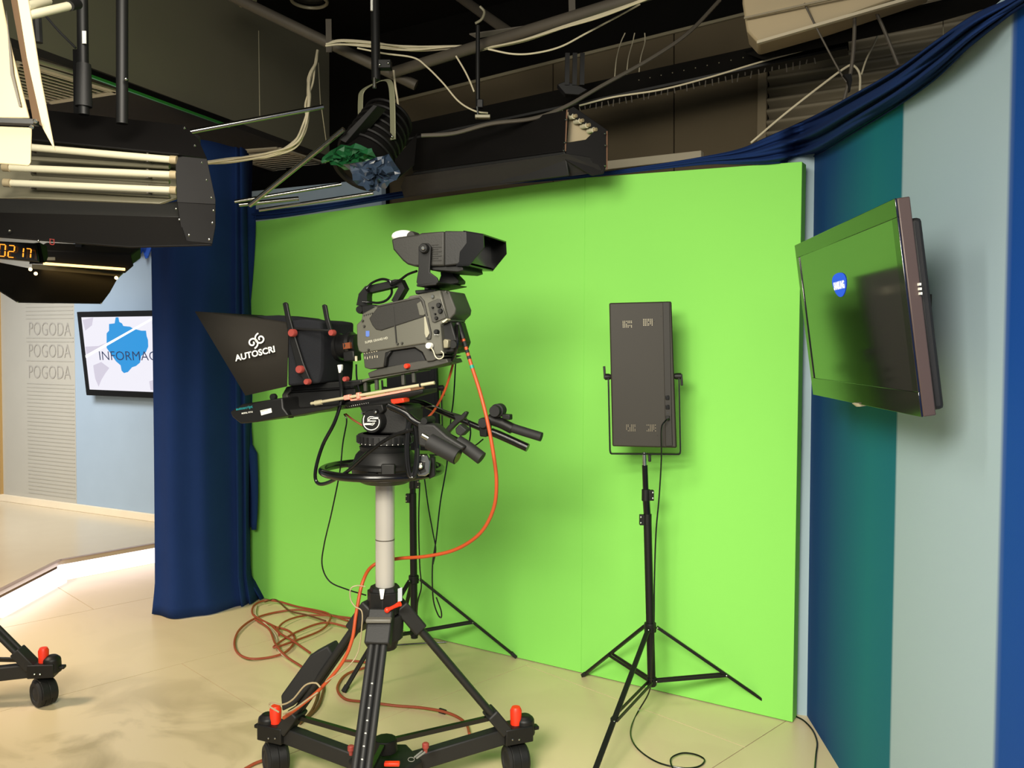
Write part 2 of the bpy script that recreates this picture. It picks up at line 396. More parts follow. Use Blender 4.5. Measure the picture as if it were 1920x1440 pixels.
M_gold = mat('gold_edge', (205, 170, 110), 0.4, 0.5)
o = MB().bar(L1-ld*0.015+ln*0.01, flat(L1-ld*0.015+ln*0.01, LH), 0.03, 0.06, ld).build('trim_1', M_gold); tag(o, kind='structure')
o = MB().prism([V((-9, 10.5, ph)), V((-2.5, 10.5, ph)), V((-2.5, 10.5, 3)), V((-9, 10.5, 3))], (0, 0.05, 0)).build('wall_far', M_violet); tag(o, kind='structure')

# ================================================================== DRAPES
# tall column of blue cloth at the left of the screen
def drape_column():
    a = F(290, 1153); b_ = F(470, 1131)
    base = [F(288, 1153), F(330, 1158), F(385, 1152), F(440, 1137), F(470, 1130), F(502, 1118)]
    S = smooth([flat(p) for p in base], 14)
    top_z = 2.78; rows = []
    n = len(S)
    for j in range(46):
        t = j/45; z = 0.006 + (top_z-0.006)*t; row = []
        for i, p in enumerate(S):
            s = i/(n-1)
            # folds deepen towards the right edge of the column
            fold = 0.012*math.sin(s*23 + 0.6*math.sin(t*5)) + (0.03*math.sin(s*60+t*2) if s > 0.68 else 0)
            push = 0.0
            q = V((p.x, p.y, z))
            # narrower above the hem, right edge wavy
            cx = D(375, 800, 5.15)
            k = 1.035 - 0.085*min(1, t*16) 
            if s > 0.8: k -= (0.28 if t > 0.04 else 0.28*t/0.04)*(s-0.8)/0.2 + 0.04*math.sin(t*9)*(s-0.8)/0.2
            q.x = cx.x + (q.x-cx.x)*k
            q.y += fold + 0.04*math.sin(s*math.pi)*-1.0
            row.append(q)
        # wrap back round so the column has depth
        row = [V((row[0].x+0.02, row[0].y+0.35, z)), V((row[0].x-0.005, row[0].y+0.12, z))] + row + [V((row[-1].x+0.02, row[-1].y+0.08, z))]
        rows.append(row)
    o = MB().grid(rows).build('curtain', M_blue, solid=0.006, angle=180)
    tag(o, 'tall dark blue velour curtain hanging to the floor left of the green screen', 'curtain')
drape_column()
# second narrow hanging edge beside the screen
rows = []
for j in range(40):
    t = j/39; z = 0.45 + 2.05*t; row = []
    for i in range(15):
        s = i/14
        u = 452 + 16*s + 8*math.sin(t*7+1)*s + (8 if t < 0.25 else 0)*s
        p = GP(u, 800, 0.05); row.append(V((p.x, p.y, z)) + gn*(0.03*math.sin(s*9 + t*3)))
    rows.append(row)
o = MB().grid(rows).build('curtain_edge', M_blue, solid=0.005, angle=180); tag(o, 'narrow loose strip of dark blue cloth down the left edge of the green screen', 'curtain')
# long swag over the top of the screen and the right wall
up_ = [(425, 392), (520, 392), (640, 378), (760, 358), (900, 340), (1040, 328), (1141, 321), (1315, 294), (1388, 279), (1434, 259), (1521, 220), (1590, 183), (1682, 130), (1760, 73), (1828, 27), (1888, 0), (1935, -25)]
lo_ = [(425, 416), (520, 409), (640, 390), (760, 370), (900, 350), (1040, 338), (1141, 328), (1315, 309), (1388, 308), (1452, 307), (1521, 296), (1600, 250), (1686, 197), (1755, 147), (1819, 87), (1888, 32), (1935, 0)]
SU = smooth([V((a, b_, 0)) for a, b_ in up_], 7); SL = smooth([V((a, b_, 0)) for a, b_ in lo_], 7)
rows = []
for i, (a, c) in enumerate(zip(SU, SL)):
    row = []; K = 26
    for k in range(K+1):
        s = k/K; u = a.x + (c.x-a.x)*s; v = a.y + (c.y-a.y)*s
        w_ = min(1.0, abs(c.y-a.y)/60.0)
        bul = 0.05*math.sin(s*math.pi)*w_ + 0.02*w_*math.sin(s*17 + i*0.10) + 0.012*w_*math.sin(s*31 - i*0.07) + 0.012
        blend = max(0.0, min(1.0, (u-1462)/50.0))
        pg = GP(u, v, bul); pr = RP(u, v, bul)
        row.append(pg.lerp(pr, blend*blend*(3-2*blend)))
    rows.append(row)
o = MB().grid(rows).build('fabric_swag', M_blue, solid=0.004, angle=180)
tag(o, 'long gathered dark blue cloth swag along the tops of green screen and striped wall', 'drape')
# bit of blue cloth near the top of the pale wall
rows = []
for j in range(14):
    rows.append([LP(238+5*i, 455+ (24+9*math.sin(i*1.9))*j/13, 0.08+0.03*math.sin(i*1.3+j*0.3)) for i in range(13)])
o = MB().grid(rows).build('cloth_scrap', mat('royal_blue_cloth', (40, 90, 190), 0.9), solid=0.004, angle=180); tag(o, 'torn scrap of royal blue cloth at the top of the pale blue wall', 'cloth')

# ================================================================== CAMERA PEDESTAL
PA = flat(D(722, 1000, 2.94)); 
def AX(v): return V((PA.x, PA.y, D(722, v, 2.94).z))
WLc = flat(D(517, 1400, 3.13)); WRc = flat(D(967, 1400, 3.13)); 
mid = (WLc+WRc)/2; WFc = PA + (PA-mid).normalized()*((PA-WLc).length)
ped = thing('camera_pedestal', PA, 'black wheeled camera pedestal with silver column in the centre of the floor', 'camera pedestal')
MB().lathe(AX(1205), AX(895), [(0, 0.033), (1, 0.033)]).build('column', M_alu, ped)
MB().lathe(AX(1012), AX(1010), [(0, 0.0335), (1, 0.0335)]).build('column_joint', M_pipe, ped)
MB().prism([AX(1094)+V((-0.009, -0.066, 0)), AX(1094)+V((0.009, -0.066, 0)), AX(1112)+V((0.004, -0.066, 0)), AX(1112)+V((-0.004, -0.066, 0))], (0, -0.006, 0)).build('height_pointer', M_white, ped)
MB().lathe(AX(1150), AX(1098), [(0, 0.052), (0.1, 0.062), (0.85, 0.062), (0.86, 0.055), (1, 0.05)], 8).build('collar', M_black, ped, bevel=0.002)
MB().lathe(AX(1215), AX(1150), [(0, 0.04), (0.3, 0.05), (0.3, 0.062), (1, 0.066)], 12).build('leg_crown', M_blackmatte, ped, bevel=0.002)
MB().plate([PL(746, 1104, PA+V((0, -0.05, 0)), V((0, 1, 0))), PL(754, 1101, PA+V((0, -0.05, 0)), V((0, 1, 0))), PL(754, 1126, PA+V((0, -0.05, 0)), V((0, 1, 0))), PL(746, 1129, PA+V((0, -0.05, 0)), V((0, 1, 0)))], 0.003).build('label_plate', mat('grey_label', (170, 176, 182), 0.5), ped)
lk = MB().lathe(D(726, 1144, 2.86), D(750, 1132, 2.84), [(0, 0.008), (0.3, 0.006), (0.6, 0.006), (1, 0.009)], 12); lk.ball(D(726, 1144, 2.86), 0.010)
lk.build('lock_lever', M_red, ped)
hub_z = 0.12
MB().lathe(flat(PA, hub_z-0.045), flat(PA, hub_z+0.035), [(0, 0.12), (0.15, 0.13), (0.85, 0.13), (1, 0.12)], 6).build('dolly_hub', M_blackmatte, ped, bevel=0.004)
def caster(c, dirv, rot, nm='caster'):
    # swivel twin wheel with cover
    A = V((math.cos(rot), math.sin(rot), 0)); r = 0.058
    cc = flat(c, r + 0.002)
    k = MB()
    k.lathe(flat(c, 0.115), flat(c, 0.145), [(0, 0.014), (1, 0.014)], 16)
    b0 = MB().lathe(cc - A*0.012, cc + A*0.012, [(0, r*1.02), (1, r*1.02)], 28)
    # cover over the wheels
    S = V((0, 0, 1)); B = A.cross(S)
    cov = []
    for i in range(17):
        a = math.pi*(-0.08 + 1.16*i/16); cov.append(cc + B*(math.cos(a)*r*1.13) + S*(math.sin(a)*r*1.13))
    b0.prism(cov, A*0.03); b0.prism([q for q in cov], -A*0.03)
    cst = b0.build(nm, M_black, ped, bevel=0.002)
    for s_ in (-1, 1):
        MB().lathe(cc + A*(0.014*s_), cc + A*(0.042*s_), [(0, r*0.98), (0.7, r), (0.95, r*0.86), (0.95, r*0.6), (0.8, r*0.55), (1, r*0.2)], 30).build('wheel', M_rubber, cst)
    k.build('swivel_stem', M_steel, cst)
    return cst
def dolly_arm(c, rot):
    d = (flat(c)-flat(PA)).normalized(); a = flat(PA, hub_z) + d*0.08; e = flat(c, 0.163) - d*0.03
    MB().bar(a, e, 0.045, 0.06).build('dolly_arm', M_blackmatte, ped, bevel=0.005)
    up = V((0, 0, 1)); s_ = d.cross(up)
    blk = MB(); blk.box(flat(c, 0.163), 0.11, 0.08, 0.06, (d, s_, up)); blk.lathe(flat(c, 0.15)+d*0.035, flat(c, 0.222)+d*0.035, [(0, 0.04), (0.8, 0.036), (1, 0.02)], 16)
    blk.box(flat(c, 0.168)+d*0.075, 0.03, 0.03, 0.014, (d, s_, up))
    bo = blk.build('wheel_block', M_black, ped, bevel=0.004)
    for q in (-1, 1):
        MB().ball(flat(c, 0.158)+V((0.012*q, -0.052, 0)), 0.004, 8).build('screw', M_steel, bo)
    MB().lathe(flat(c, 0.175), flat(c, 0.257), [(0, 0.020), (0.85, 0.022), (1, 0.016)], 20).build('brake_cap', M_red, ped)
    caster(c, d, rot)
dolly_arm(WLc, 0.5); dolly_arm(WRc, 0.35); dolly_arm(WFc, 1.2)
def leg(c, topz, extra=False):
    d = (flat(c)-flat(PA)).normalized(); s_ = d.cross(V((0, 0, 1)))
    t = flat(PA, topz) + d*0.075; e = flat(c, 0.218) - d*0.075
    ax = (e-t).normalized()
    MB().tube([t+s_*0.021, e+s_*0.021], 0.0125, 12).build('leg_tube', M_blackmatte, ped)
    MB().tube([t-s_*0.021, e-s_*0.021], 0.0125, 12).build('leg_tube', M_blackmatte, ped)
    inn = MB().tube([t+(e-t)*0.1, e+ax*0.03], 0.0145, 12).build('inner_leg_tube', M_black, ped)
    MB().bar(t-ax*0.045, t+ax*0.075, 0.085, 0.05, ax.cross(s_)).build('leg_bracket', M_blackmatte, ped, bevel=0.006)
    MB().bar(e-ax*0.05, e+ax*0.05, 0.075, 0.045, ax.cross(s_)).build('leg_foot', M_blackmatte, ped, bevel=0.006)
    # mid spreader bar from leg foot to centre
    MB().bar(flat(PA, 0.212), e - ax*0.02, 0.016, 0.016).build('spreader_bar', M_gloss, ped)
    if extra:
        mk = MB()
        for k in range(8):
            p = t.lerp(e, 0.36+0.07*k) + V((0.0, -0.0145, 0.003)); mk.box(p, 0.006, 0.002, 0.006)
        mk.build('scale_mark', M_white, inn)
leg(WLc, 0.66); leg(WRc, 0.66); leg(WFc, 0.655, True)
MB().lathe(flat(PA, 0.18), flat(PA, 0.225), [(0, 0.045), (1, 0.04)], 12).build('spreader_hub', M_black, ped, bevel=0.003)
# grey rim plate on front leg bracket
fd = (WFc-PA).normalized()
MB().box(flat(PA, 0.675)+fd*0.10, 0.085, 0.03, 0.014).build('bracket_cap', mat('grey_cast', (100, 98, 90), 0.5), ped, bevel=0.004)
for c, sc in (((658, 1405, 2.9)), 1), (((798, 1400, 2.9)), 1):
    p = D(c[0], c[1], c[2]); MB().lathe(p-V((0, 0, 0.02)), p+V((0, 0, 0.014)), [(0, 0.006), (0.4, 0.008), (0.5, 0.012), (0.9, 0.012), (1, 0.008)], 14).build('floor_lock_knob', M_dred, ped)
p = D(735, 1432, 2.72); MB().box(p, 0.05, 0.02, 0.012).build('centre_latch', M_red, ped, bevel=0.003)
# faded maker's plate lettering on the hub arm
h0 = D(768, 1422, 2.93); h1 = D(795, 1402, 2.99)
lg = MB(); lg.tube([D(771+6*math.cos(a), 1424+4*math.sin(a), 2.80) for a in [i*math.pi/8 for i in range(16)]], 0.0009, 6, closed=True)
lg.bar(D(777, 1420, 2.80), D(792, 1408, 2.83), 0.004, 0.004); lg.bar(D(781, 1422, 2.80), D(797, 1410, 2.83), 0.004, 0.004)
lg.build('maker_marking', mat('grey_print', (140, 140, 132), 0.6), ped)
# steering ring
ring_c = V((PA.x, PA.y, D(715, 880, 2.94).z)) + V((-0.01, 0, 0)); rr = 0.203
MB().tube([ring_c + V((math.cos(a)*rr, math.sin(a)*rr, 0)) for a in [i*2*math.pi/64 for i in range(64)]], 0.0135, 14, closed=True).build('steering_ring', M_gloss, ped)
for k in range(3):
    a = 0.4+k*2.094; MB().bar(ring_c + V((math.cos(a)*0.06, math.sin(a)*0.06, 0.0)), ring_c + V((math.cos(a)*rr, math.sin(a)*rr, 0)), 0.035, 0.012).build('ring_spoke', M_black, ped, bevel=0.003)
MB().lathe(AX(905), AX(845), [(0, 0.075), (0.15, 0.11), (0.45, 0.115), (0.5, 0.125), (0.6, 0.125), (0.66, 0.11), (0.9, 0.10), (1, 0.09)], 40).build('head_bowl', M_black, ped)
MB().box(D(728, 880, 2.82), 0.045, 0.02, 0.035).build('bowl_stop', M_black, ped, bevel=0.003)
# chrome clamp on the ring
cl = MB().prism([D(u, v, 2.76) for u, v in ((781, 853), (802, 853), (807, 866), (805, 888), (798, 893), (784, 893), (780, 884))], (0.0, 0.035, 0)).build('ring_clamp', M_chrome, ped, bevel=0.003)
MB().prism([D(u, v, 2.757) for u, v in ((785, 864), (797, 866), (796, 878), (799, 884), (788, 889), (784, 880))], (0, 0.004, 0)).build('clamp_plate', M_black, cl)
MB().lathe(D(788, 874, 2.76), D(788, 874, 2.735), [(0, 0.011), (0.6, 0.011), (1, 0.006)], 14).build('clamp_screw', M_steel, cl)
MB().prism([D(u, v, 2.8) for u, v in ((803, 856), (815, 858), (816, 893), (804, 899))], (0, 0.04, 0)).build('clamp_pad', M_rubber, ped, bevel=0.004)

# ================================================================== RIG FRAME (vertical plane along the lens axis)
al = R_(20); fw = V((-math.cos(al), math.sin(al), 0)); lat = V((-math.sin(al), -math.cos(al), 0))  # lat points to the viewer
def RG(u, v, d=0.0): return PL(u, v, PA + lat*d, lat)
def k5(x, y): return (360+.302083*x, 420+.302083*y)
def k4(x, y): return (600+.208333*x, 400+.208333*y)
def k6(x, y): return (560+.263852*x, 680+.263852*y)
def kb(x, y): return (640+.152769*x, 640+.152769*y)
def rprism(K, pts, d1, d0, name, m, parent, bevel=0.0, seg=2):
    return MB().prism([RG(*K(x, y), d1) for x, y in pts], lat*(d0-d1)).build(name, m, parent, bevel=bevel, seg=seg)
def rtube(K, pts, d, r, name, m, parent, n=10, k=6):
    P = [RG(*K(p[0], p[1]), p[2] if len(p) > 2 else d) for p in pts]
    return MB().tube(smooth(P, k) if len(P) > 2 else P, r, n).build(name, m, parent)
def rdisc(K, c, r_px, d0, d1, name, m, parent, prof=None, n=20):
    a = RG(*K(*c), d1); q = RG(*K(c[0]+r_px, c[1]), d1); r = (q-a).length; z = a - lat*(d1-d0)
    prof = prof or [(0, 1), (0.85, 1), (1, 0.85)]
    return MB().lathe(z, a, [(f, r*k) for f, k in prof], n).build(name, m, parent)

# ---- fluid head
head = thing('fluid_head', AX(850), 'black fluid pan head with two pan bars on the pedestal', 'tripod head')
MB().lathe(AX(846), AX(812), [(0, 0.085), (0.3, 0.088), (0.32, 0.08), (0.7, 0.082), (0.72, 0.074), (1, 0.076)], 40).build('head_base', M_black, head)
kn = MB().lathe(AX(832), AX(812), [(0, 0.088), (0.1, 0.094), (0.9, 0.094), (1, 0.086)], 24).build('drag_ring', M_rubber, head)
tk = MB()
for i in range(30):
    a = i*2*math.pi/30; tk.box(AX(822)+V((math.cos(a)*0.094, math.sin(a)*0.094, 0)), 0.008, 0.008, 0.022, (V((math.cos(a), math.sin(a), 0)), V((-math.sin(a), math.cos(a), 0)), V((0, 0, 1))))
tk.build('grip_rib', M_black, kn)
dots = MB()
for i in range(30):
    a = (i+.5)*2*math.pi/30; dots.ball(AX(829)+V((math.cos(a)*0.0935, math.sin(a)*0.0935, 0)), 0.0018, 6)
dots.build('scale_dot', M_white, kn)
rprism(kb, [(250, 790), (520, 780), (760, 790), (800, 830), (800, 1080), (740, 1140), (330, 1130), (255, 1060)], 0.05, -0.08, 'head_body', M_blackmatte, head, 0.006)
rprism(kb, [(215, 790), (500, 770), (520, 850), (480, 890), (260, 890)], 0.075, 0.04, 'brake_housing', M_black, head, 0.004)
rdisc(kb, (368, 985), 128, 0.03, 0.085, 'tilt_drum', M_black, head, [(0, 1), (0.9, 1), (1, 0.94)], 36)
lg = MB()
def rk(K, pts, d): return [RG(*K(x, y), d) for x, y in pts]
arc = [(368+98*math.cos(a), 990+98*math.sin(a)) for a in [R_(-20 + 175 - 175 + i*9) for i in range(0, 22)]]
lg.tube(rk(kb, arc + [(272, 950), (285, 910)], 0.0865), 0.0016, 6)
lg.tube(rk(kb, [(455, 935), (420, 935), (400, 932), (380, 925), (350, 925), (330, 940), (322, 962)], 0.0865), 0.0014, 6)
lg.tube(rk(kb, [(455, 948), (390, 950), (360, 945), (340, 962), (330, 966)], 0.0865), 0.0014, 6)
lg.tube(rk(kb, [(282, 1022), (350, 1022), (385, 1028), (402, 1010), (410, 998)], 0.0865), 0.0014, 6)
lg.tube(rk(kb, [(282, 1010), (340, 1008), (380, 1010), (392, 1000)], 0.0865), 0.0014, 6)
lg.bar(RG(*kb(320, 978), 0.0865), RG(*kb(425, 978), 0.0865), 0.001, 0.003)
lg.build('emblem', M_white, head)
rprism(kb, [(0, 810), (40, 745), (560, 660), (1000, 590), (1000, 640), (780, 700), (560, 770), (200, 800), (60, 830)], 0.045, -0.07, 'quick_release_plate', M_blackmatte, head, 0.003)
sc_ = MB()
for i in range(12):
    x = 45+26*i; sc_.box(RG(*kb(x, 806-4.6*i), 0.0465), 0.002, 0.001, 0.003)
sc_.build('scale_mark', M_white, head)
rprism(kb, [(600, 712), (760, 695), (768, 750), (615, 775)], 0.075, 0.03, 'release_lever', M_red, head, 0.003)
rdisc(kb, (410, 868), 30, 0.07, 0.09, 'tilt_brake_knob', M_black, head); rdisc(kb, (414, 872), 13, 0.09, 0.093, 'knob_screw', M_steel, head)
rdisc(kb, (250, 884), 12, 0.07, 0.09, 'side_screw', M_steel, head)
# far pan bar (left hand in world behind)
rtube(k6, [(640, 300), (740, 275), (860, 285), (960, 325), (1270, 455), (1380, 498)], -0.20, 0.011, 'pan_bar', M_gloss, head)
rtube(k6, [(1370, 492), (1440, 520), (1600, 592), (1628, 605)], -0.20, [0.015]*19, 'pan_bar_grip', M_gloss, head, n=16)
# near pan bar
rtube(k6, [(640, 305), (760, 360), (830, 420), (950, 470), (1130, 560)], 0.16, 0.012, 'pan_bar', M_gloss, head)
rtube(k6, [(1130, 560), (1200, 605), (1300, 680)], 0.16, 0.021, 'pan_bar_grip', M_rubber, head, n=16)
# zoom demand on near bar
zd = MB().tube([RG(*k6(930, 560), 0.24), RG(*k6(1130, 668), 0.24)], 0.026, 18).build('zoom_control', M_rubber, head)
MB().tube([RG(*k6(1125, 665), 0.24), RG(*k6(1133, 669), 0.24)], 0.022, 18).build('zoom_control_cap', M_gloss, zd)
MB().tube([RG(*k6(880, 515), 0.25), RG(*k6(938, 548), 0.25)], 0.008, 12).build('cable_plug', M_steel, zd)
rprism(k6, [(840, 430), (960, 440), (1050, 520), (1180, 600), (1130, 640), (990, 630), (850, 590)], 0.2, 0.15, 'demand_body', M_blackmatte, head, 0.006)
rdisc(k6, (890, 415), 26, 0.14, 0.2, 'rosette', M_black, head)
# focus demand on far bar
rdisc(k6, (1390, 345), 46, -0.22, -0.16, 'focus_knob', M_rubber, head, [(0, 1), (0.6, 1), (0.65, 0.8), (1, 0.8)])
rtube(k6, [(1350, 400), (1440, 430), (1520, 470)], -0.2, 0.019, 'focus_demand', M_black, head, n=14)
rtube(k6, [(1500, 458), (1600, 490), (1725, 528)], -0.2, 0.0165, 'focus_grip', M_rubber, head, n=16)
rdisc(k6, (1305, 430), 36, -0.2, -0.15, 'clamp_knob', M_rubber, head)
rprism(k6, [(1275, 400), (1340, 400), (1335, 530), (1285, 525)], -0.17, -0.22, 'bar_clamp', M_black, head, 0.004)
rprism(k6, [(1440, 365), (1500, 370), (1500, 410), (1445, 400)], -0.17, -0.2, 'thumb_switch', M_black, head, 0.003)
rprism(k6, [(1000, 525), (1060, 450), (1110, 400), (1095, 372), (1150, 375), (1180, 345), (1198, 355), (1175, 400), (1130, 430), (1080, 480), (1035, 545)], 0.05, 0.03, 'drag_lever', M_black, head, 0.003)
rprism(k6, [(1110, 470), (1140, 435), (1195, 480), (1150, 525), (1115, 505)], 0.05, 0.01, 'lever_block', M_rubber, head, 0.004)

# ---- cable coil hanging on the head
pts = []
for i in range(0, 170):
    a = i*2*math.pi/40; q = RG(*k6(800+9*i/24-8, 615), 0.13+0.0012*i*0.2)
    pts.append(RG(*k6(806+8*math.sin(i*0.05)+ 36*math.cos(a), 610+205*math.sin(a)), 0.15 + 0.012*math.sin(a*0.5)))
o = MB().tube(pts, 0.006, 8).build('cable_coil', M_gloss); tag(o, 'coiled black cable looped beside the pan head above the steering ring', 'cable')

# ---- studio camera
sc0 = RG(760, 700, 0)
camr = thing('studio_camera', sc0, 'grey and black broadcast television camera mounted on the pedestal', 'video camera')
body = rprism(k4, [(385, 1258), (345, 1240), (332, 1180), (328, 1000), (372, 958), (378, 905), (500, 838), (790, 766), (800, 745), (1080, 690), (1150, 968), (1082, 1000), (1108, 1262), (1040, 1275), (940, 1172)], 0.075, -0.075, 'body', M_grey, camr, 0.004)
rprism(k4, [(440, 945), (520, 838), (880, 758), (906, 762), (950, 925), (548, 1056), (500, 1045), (470, 1010)], 0.079, 0.07, 'side_pad', M_pad, body, 0.003)
rprism(k4, [(868, 812), (905, 790), (948, 905), (930, 920), (893, 920)], 0.082, 0.075, 'pad_latch', M_grey, body, 0.002)
rprism(k4, [(500, 832), (895, 742), (935, 790), (1000, 1080), (995, 1130), (965, 1140), (985, 1085), (915, 790), (890, 762), (520, 842)], 0.082, 0.07, 'door_rim', M_dgrey, body, 0.0015)
rprism(k4, [(655, 842), (663, 840), (690, 1172), (682, 1174)], 0.0805, 0.07, 'door_seam', M_pad, body)
rprism(k4, [(935, 930), (968, 925), (985, 1080), (955, 1130), (940, 1080)], 0.081, 0.075, 'painted_door_highlight', mat('highlight_grey', (150, 147, 128), 0.5), body, 0.001)  # paler copy of the body grey paints in a highlight by the door
rprism(k4, [(968, 808), (1050, 770), (1078, 770), (1135, 940), (1030, 985), (1005, 975)], 0.080, 0.07, 'control_panel', M_dgrey, body, 0.002)
for i, (c, r) in enumerate((((1062, 826), 20), ((1076, 878), 20), ((1040, 942), 14), ((1008, 848), 8), ((1030, 905), 7), ((1040, 1066), 20))):
    rdisc(k4, c, r, 0.075, 0.09, 'control_knob', M_black, body)
for i, c in enumerate(((1010, 748), (692, 1174), (732, 1168), (960, 1124), (430, 1228), (392, 1015), (378, 965), (1130, 705))):
    rdisc(k4, c, 15 if i == 0 else 9, 0.075, 0.083, 'screw', M_steel if i == 0 else M_dgrey, body)
rdisc(k4, (972, 1192), 26, 0.08, 0.10, 'port_cap', M_white, body)
rtube(k4, [(995, 1200), (1020, 1240), (1040, 1290), (1070, 1310), (1105, 1295), (1110, 1260), (1090, 1240)], 0.09, 0.0018, 'cap_strap', M_wcable, body, n=6)
rprism(k4, [(1028, 1090), (1066, 1092), (1066, 1096), (1028, 1094)], 0.083, 0.075, 'port_label', M_white, body)
rprism(k4, [(1095, 975), (1140, 948), (1148, 955), (1110, 985)], 0.085, 0.06, 'bracket_edge', M_wcable, body)
t1, t2 = RG(*k4(408, 1172), 0.0755), RG(*k4(612, 1130), 0.0755)
text('SUPER GRAND·HD', t1, t2, lat, 'lettering', mat('pale_print', (190, 188, 170), 0.5), body, 0.001, h=0.008, bold=0.01)
mk = MB()
for i in range(3): mk.box(RG(*k4(420+8*i, 1082+5*(i % 2)), 0.0762), 0.006, 0.001, 0.018)
mk.build('blue_mark', mat('blue_print', (50, 90, 170), 0.5), body)
# rear module
rprism(k4, [(1080, 690), (1160, 700), (1175, 740), (1222, 858), (1215, 905), (1150, 968)], 0.06, -0.075, 'rear_adapter', M_dgrey, camr, 0.004)
rprism(k4, [(1088, 1000), (1180, 970), (1235, 1160), (1200, 1250), (1110, 1260)], 0.05, -0.07, 'rear_connector_block', M_black, camr, 0.005)
rprism(k4, [(1105, 1150), (1118, 1130), (1155, 1140), (1150, 1210), (1110, 1215)], 0.078, 0.05, 'connector_cover', M_refl, camr, 0.003)
rdisc(k4, (1195, 1180), 38, 0.01, 0.06, 'rear_connector', M_black, camr); rdisc(k4, (1225, 1170), 28, -0.02, 0.02, 'rear_connector', M_black, camr)
# lower body with shoulder arch
rprism(k4, [(385, 1258), (640, 1215), (940, 1172), (1040, 1275), (1130, 1285), (1010, 1330), (960, 1335), (920, 1250), (850, 1205), (640, 1235), (590, 1262), (570, 1385), (450, 1405), (400, 1390)], 0.07, -0.07, 'shoulder_frame', M_dgrey, camr, 0.003)
rprism(k4, [(590, 1275), (640, 1240), (850, 1210), (915, 1255), (955, 1335), (590, 1392)], 0.055, -0.06, 'shoulder_pad', M_rubber, camr, 0.004)
rprism(k4, [(585, 1250), (640, 1242), (600, 1300), (590, 1375), (570, 1380)], 0.074, 0.05, 'pad_lug', M_black, camr, 0.003)
lab = MB()
for i in range(6): lab.box(RG(*k4(405+22*i, 1300-3*i+(5 if i % 2 else 0)), 0.0715), 0.0015, 0.001, 0.008)
for i in range(6): lab.box(RG(*k4(400+22*i, 1262-4*i), 0.0715), 0.004, 0.001, 0.0015)
lab.build('switch_mark', M_wcable, camr)
# base plates
rprism(k5, [(1090, 925), (1150, 900), (1400, 852), (1580, 835), (1592, 860), (1500, 885), (1400, 905), (1100, 955)], 0.06, -0.06, 'base_plate', M_dgrey, camr, 0.003)
rprism(k5, [(1000, 985), (1095, 955), (1400, 900), (1405, 912), (1100, 968), (1010, 998)], 0.05, -0.05, 'slide_rail', M_grey, camr, 0.002)
rdisc(k5, (1327, 882), 14, 0.06, 0.078, 'plate_release', M_red, camr)
for x, y0, y1 in ((1075, 970, 1040), (1145, 960, 1030), (1310, 930, 1000), (1375, 920, 985)):
    MB().bar(RG(*k5(x, y0), 0.03), RG(*k5(x+4, y1), 0.03), 0.012, 0.012).build('riser_post', M_dgrey, camr, bevel=0.002)
    MB().bar(RG(*k5(x, y0), -0.04), RG(*k5(x+4, y1), -0.04), 0.012, 0.012).build('riser_post', M_dgrey, camr, bevel=0.002)
# handle (solid with an opening, built as a bent beam)
hp = [(400, 835), (408, 740), (440, 690), (600, 655), (700, 628), (725, 628), (756, 672), (684, 800)]
P = [RG(*k4(*q), 0.0) for q in hp]
for i in range(len(P)-1):
    pass
hb = MB(); W_ = 0.018
rows = []
for i, p in enumerate(P):
    t = (P[min(i+1, len(P)-1)] - P[max(i-1, 0)]).normalized(); nrm = lat.cross(t).normalized()
    h_ = [0.022, 0.017, 0.013, 0.012, 0.012, 0.014, 0.012, 0.010][i]
    rows.append([p+nrm*h_+lat*W_, p+nrm*h_-lat*W_, p-nrm*h_-lat*W_, p-nrm*h_+lat*W_])
hb.grid(rows, closed=True); hb.f += [(0, 1, 2, 3), tuple(len(hb.v)-4+k for k in (3, 2, 1, 0))]
hb.build('handle', M_black, camr, bevel=0.003)
rdisc(k4, (352, 865), 34, 0.0, 0.05, 'front_knob', M_black, camr)
rprism(k4, [(370, 830), (470, 820), (510, 835), (480, 900), (380, 925)], 0.06, -0.04, 'handle_mount', M_black, camr, 0.004)
for i in range(5): rdisc(k4, (395+18*i, 918-5*i), 7, 0.06, 0.078, 'handle_button', M_dgrey, camr, n=10)
# lens
la = RG(*k4(345, 1180), 0.0); lb = RG(*k4(20, 1222), 0.0)
MB().lathe(la, lb, [(0, .036), (0.1, .036), (0.12, .046), (0.2, .048), (0.22, .042), (0.45, .042), (0.47, .048), (0.6, .050), (0.62, .060), (0.8, .066), (1, .078)], 40).build('lens', M_lens, camr)
gr = MB()
for i in range(40):
    a = i*2*math.pi/40; ax_ = (lb-la).normalized(); n1 = lat; n2 = ax_.cross(lat); gr.ball(la.lerp(lb, 0.7)+(n1*math.cos(a)+n2*math.sin(a))*0.063, 0.0022, 6)
gr.build('grip_stud', M_refl, camr)
rprism(k4, [(205, 1170), (268, 1160), (272, 1215), (210, 1222)], 0.047, 0.03, 'lens_label', mat('lens_label', (120, 62, 30), 0.5), camr)
MB().bar(RG(*k4(240, 1290), 0.02), RG(*k4(340, 1280), 0.02), 0.05, 0.035).build('lens_servo', M_black, camr, bevel=0.004)
rtube(k4, [(325, 1285), (325, 1300), (326, 1330)], 0.06, 0.005, 'lens_plug', M_brass, camr)
rprism(k4, [(155, 1380), (150, 1365), (190, 1360), (190, 1400), (180, 1440), (165, 1440)], 0.07, 0.055, 'lens_connector', M_white, camr, 0.003)
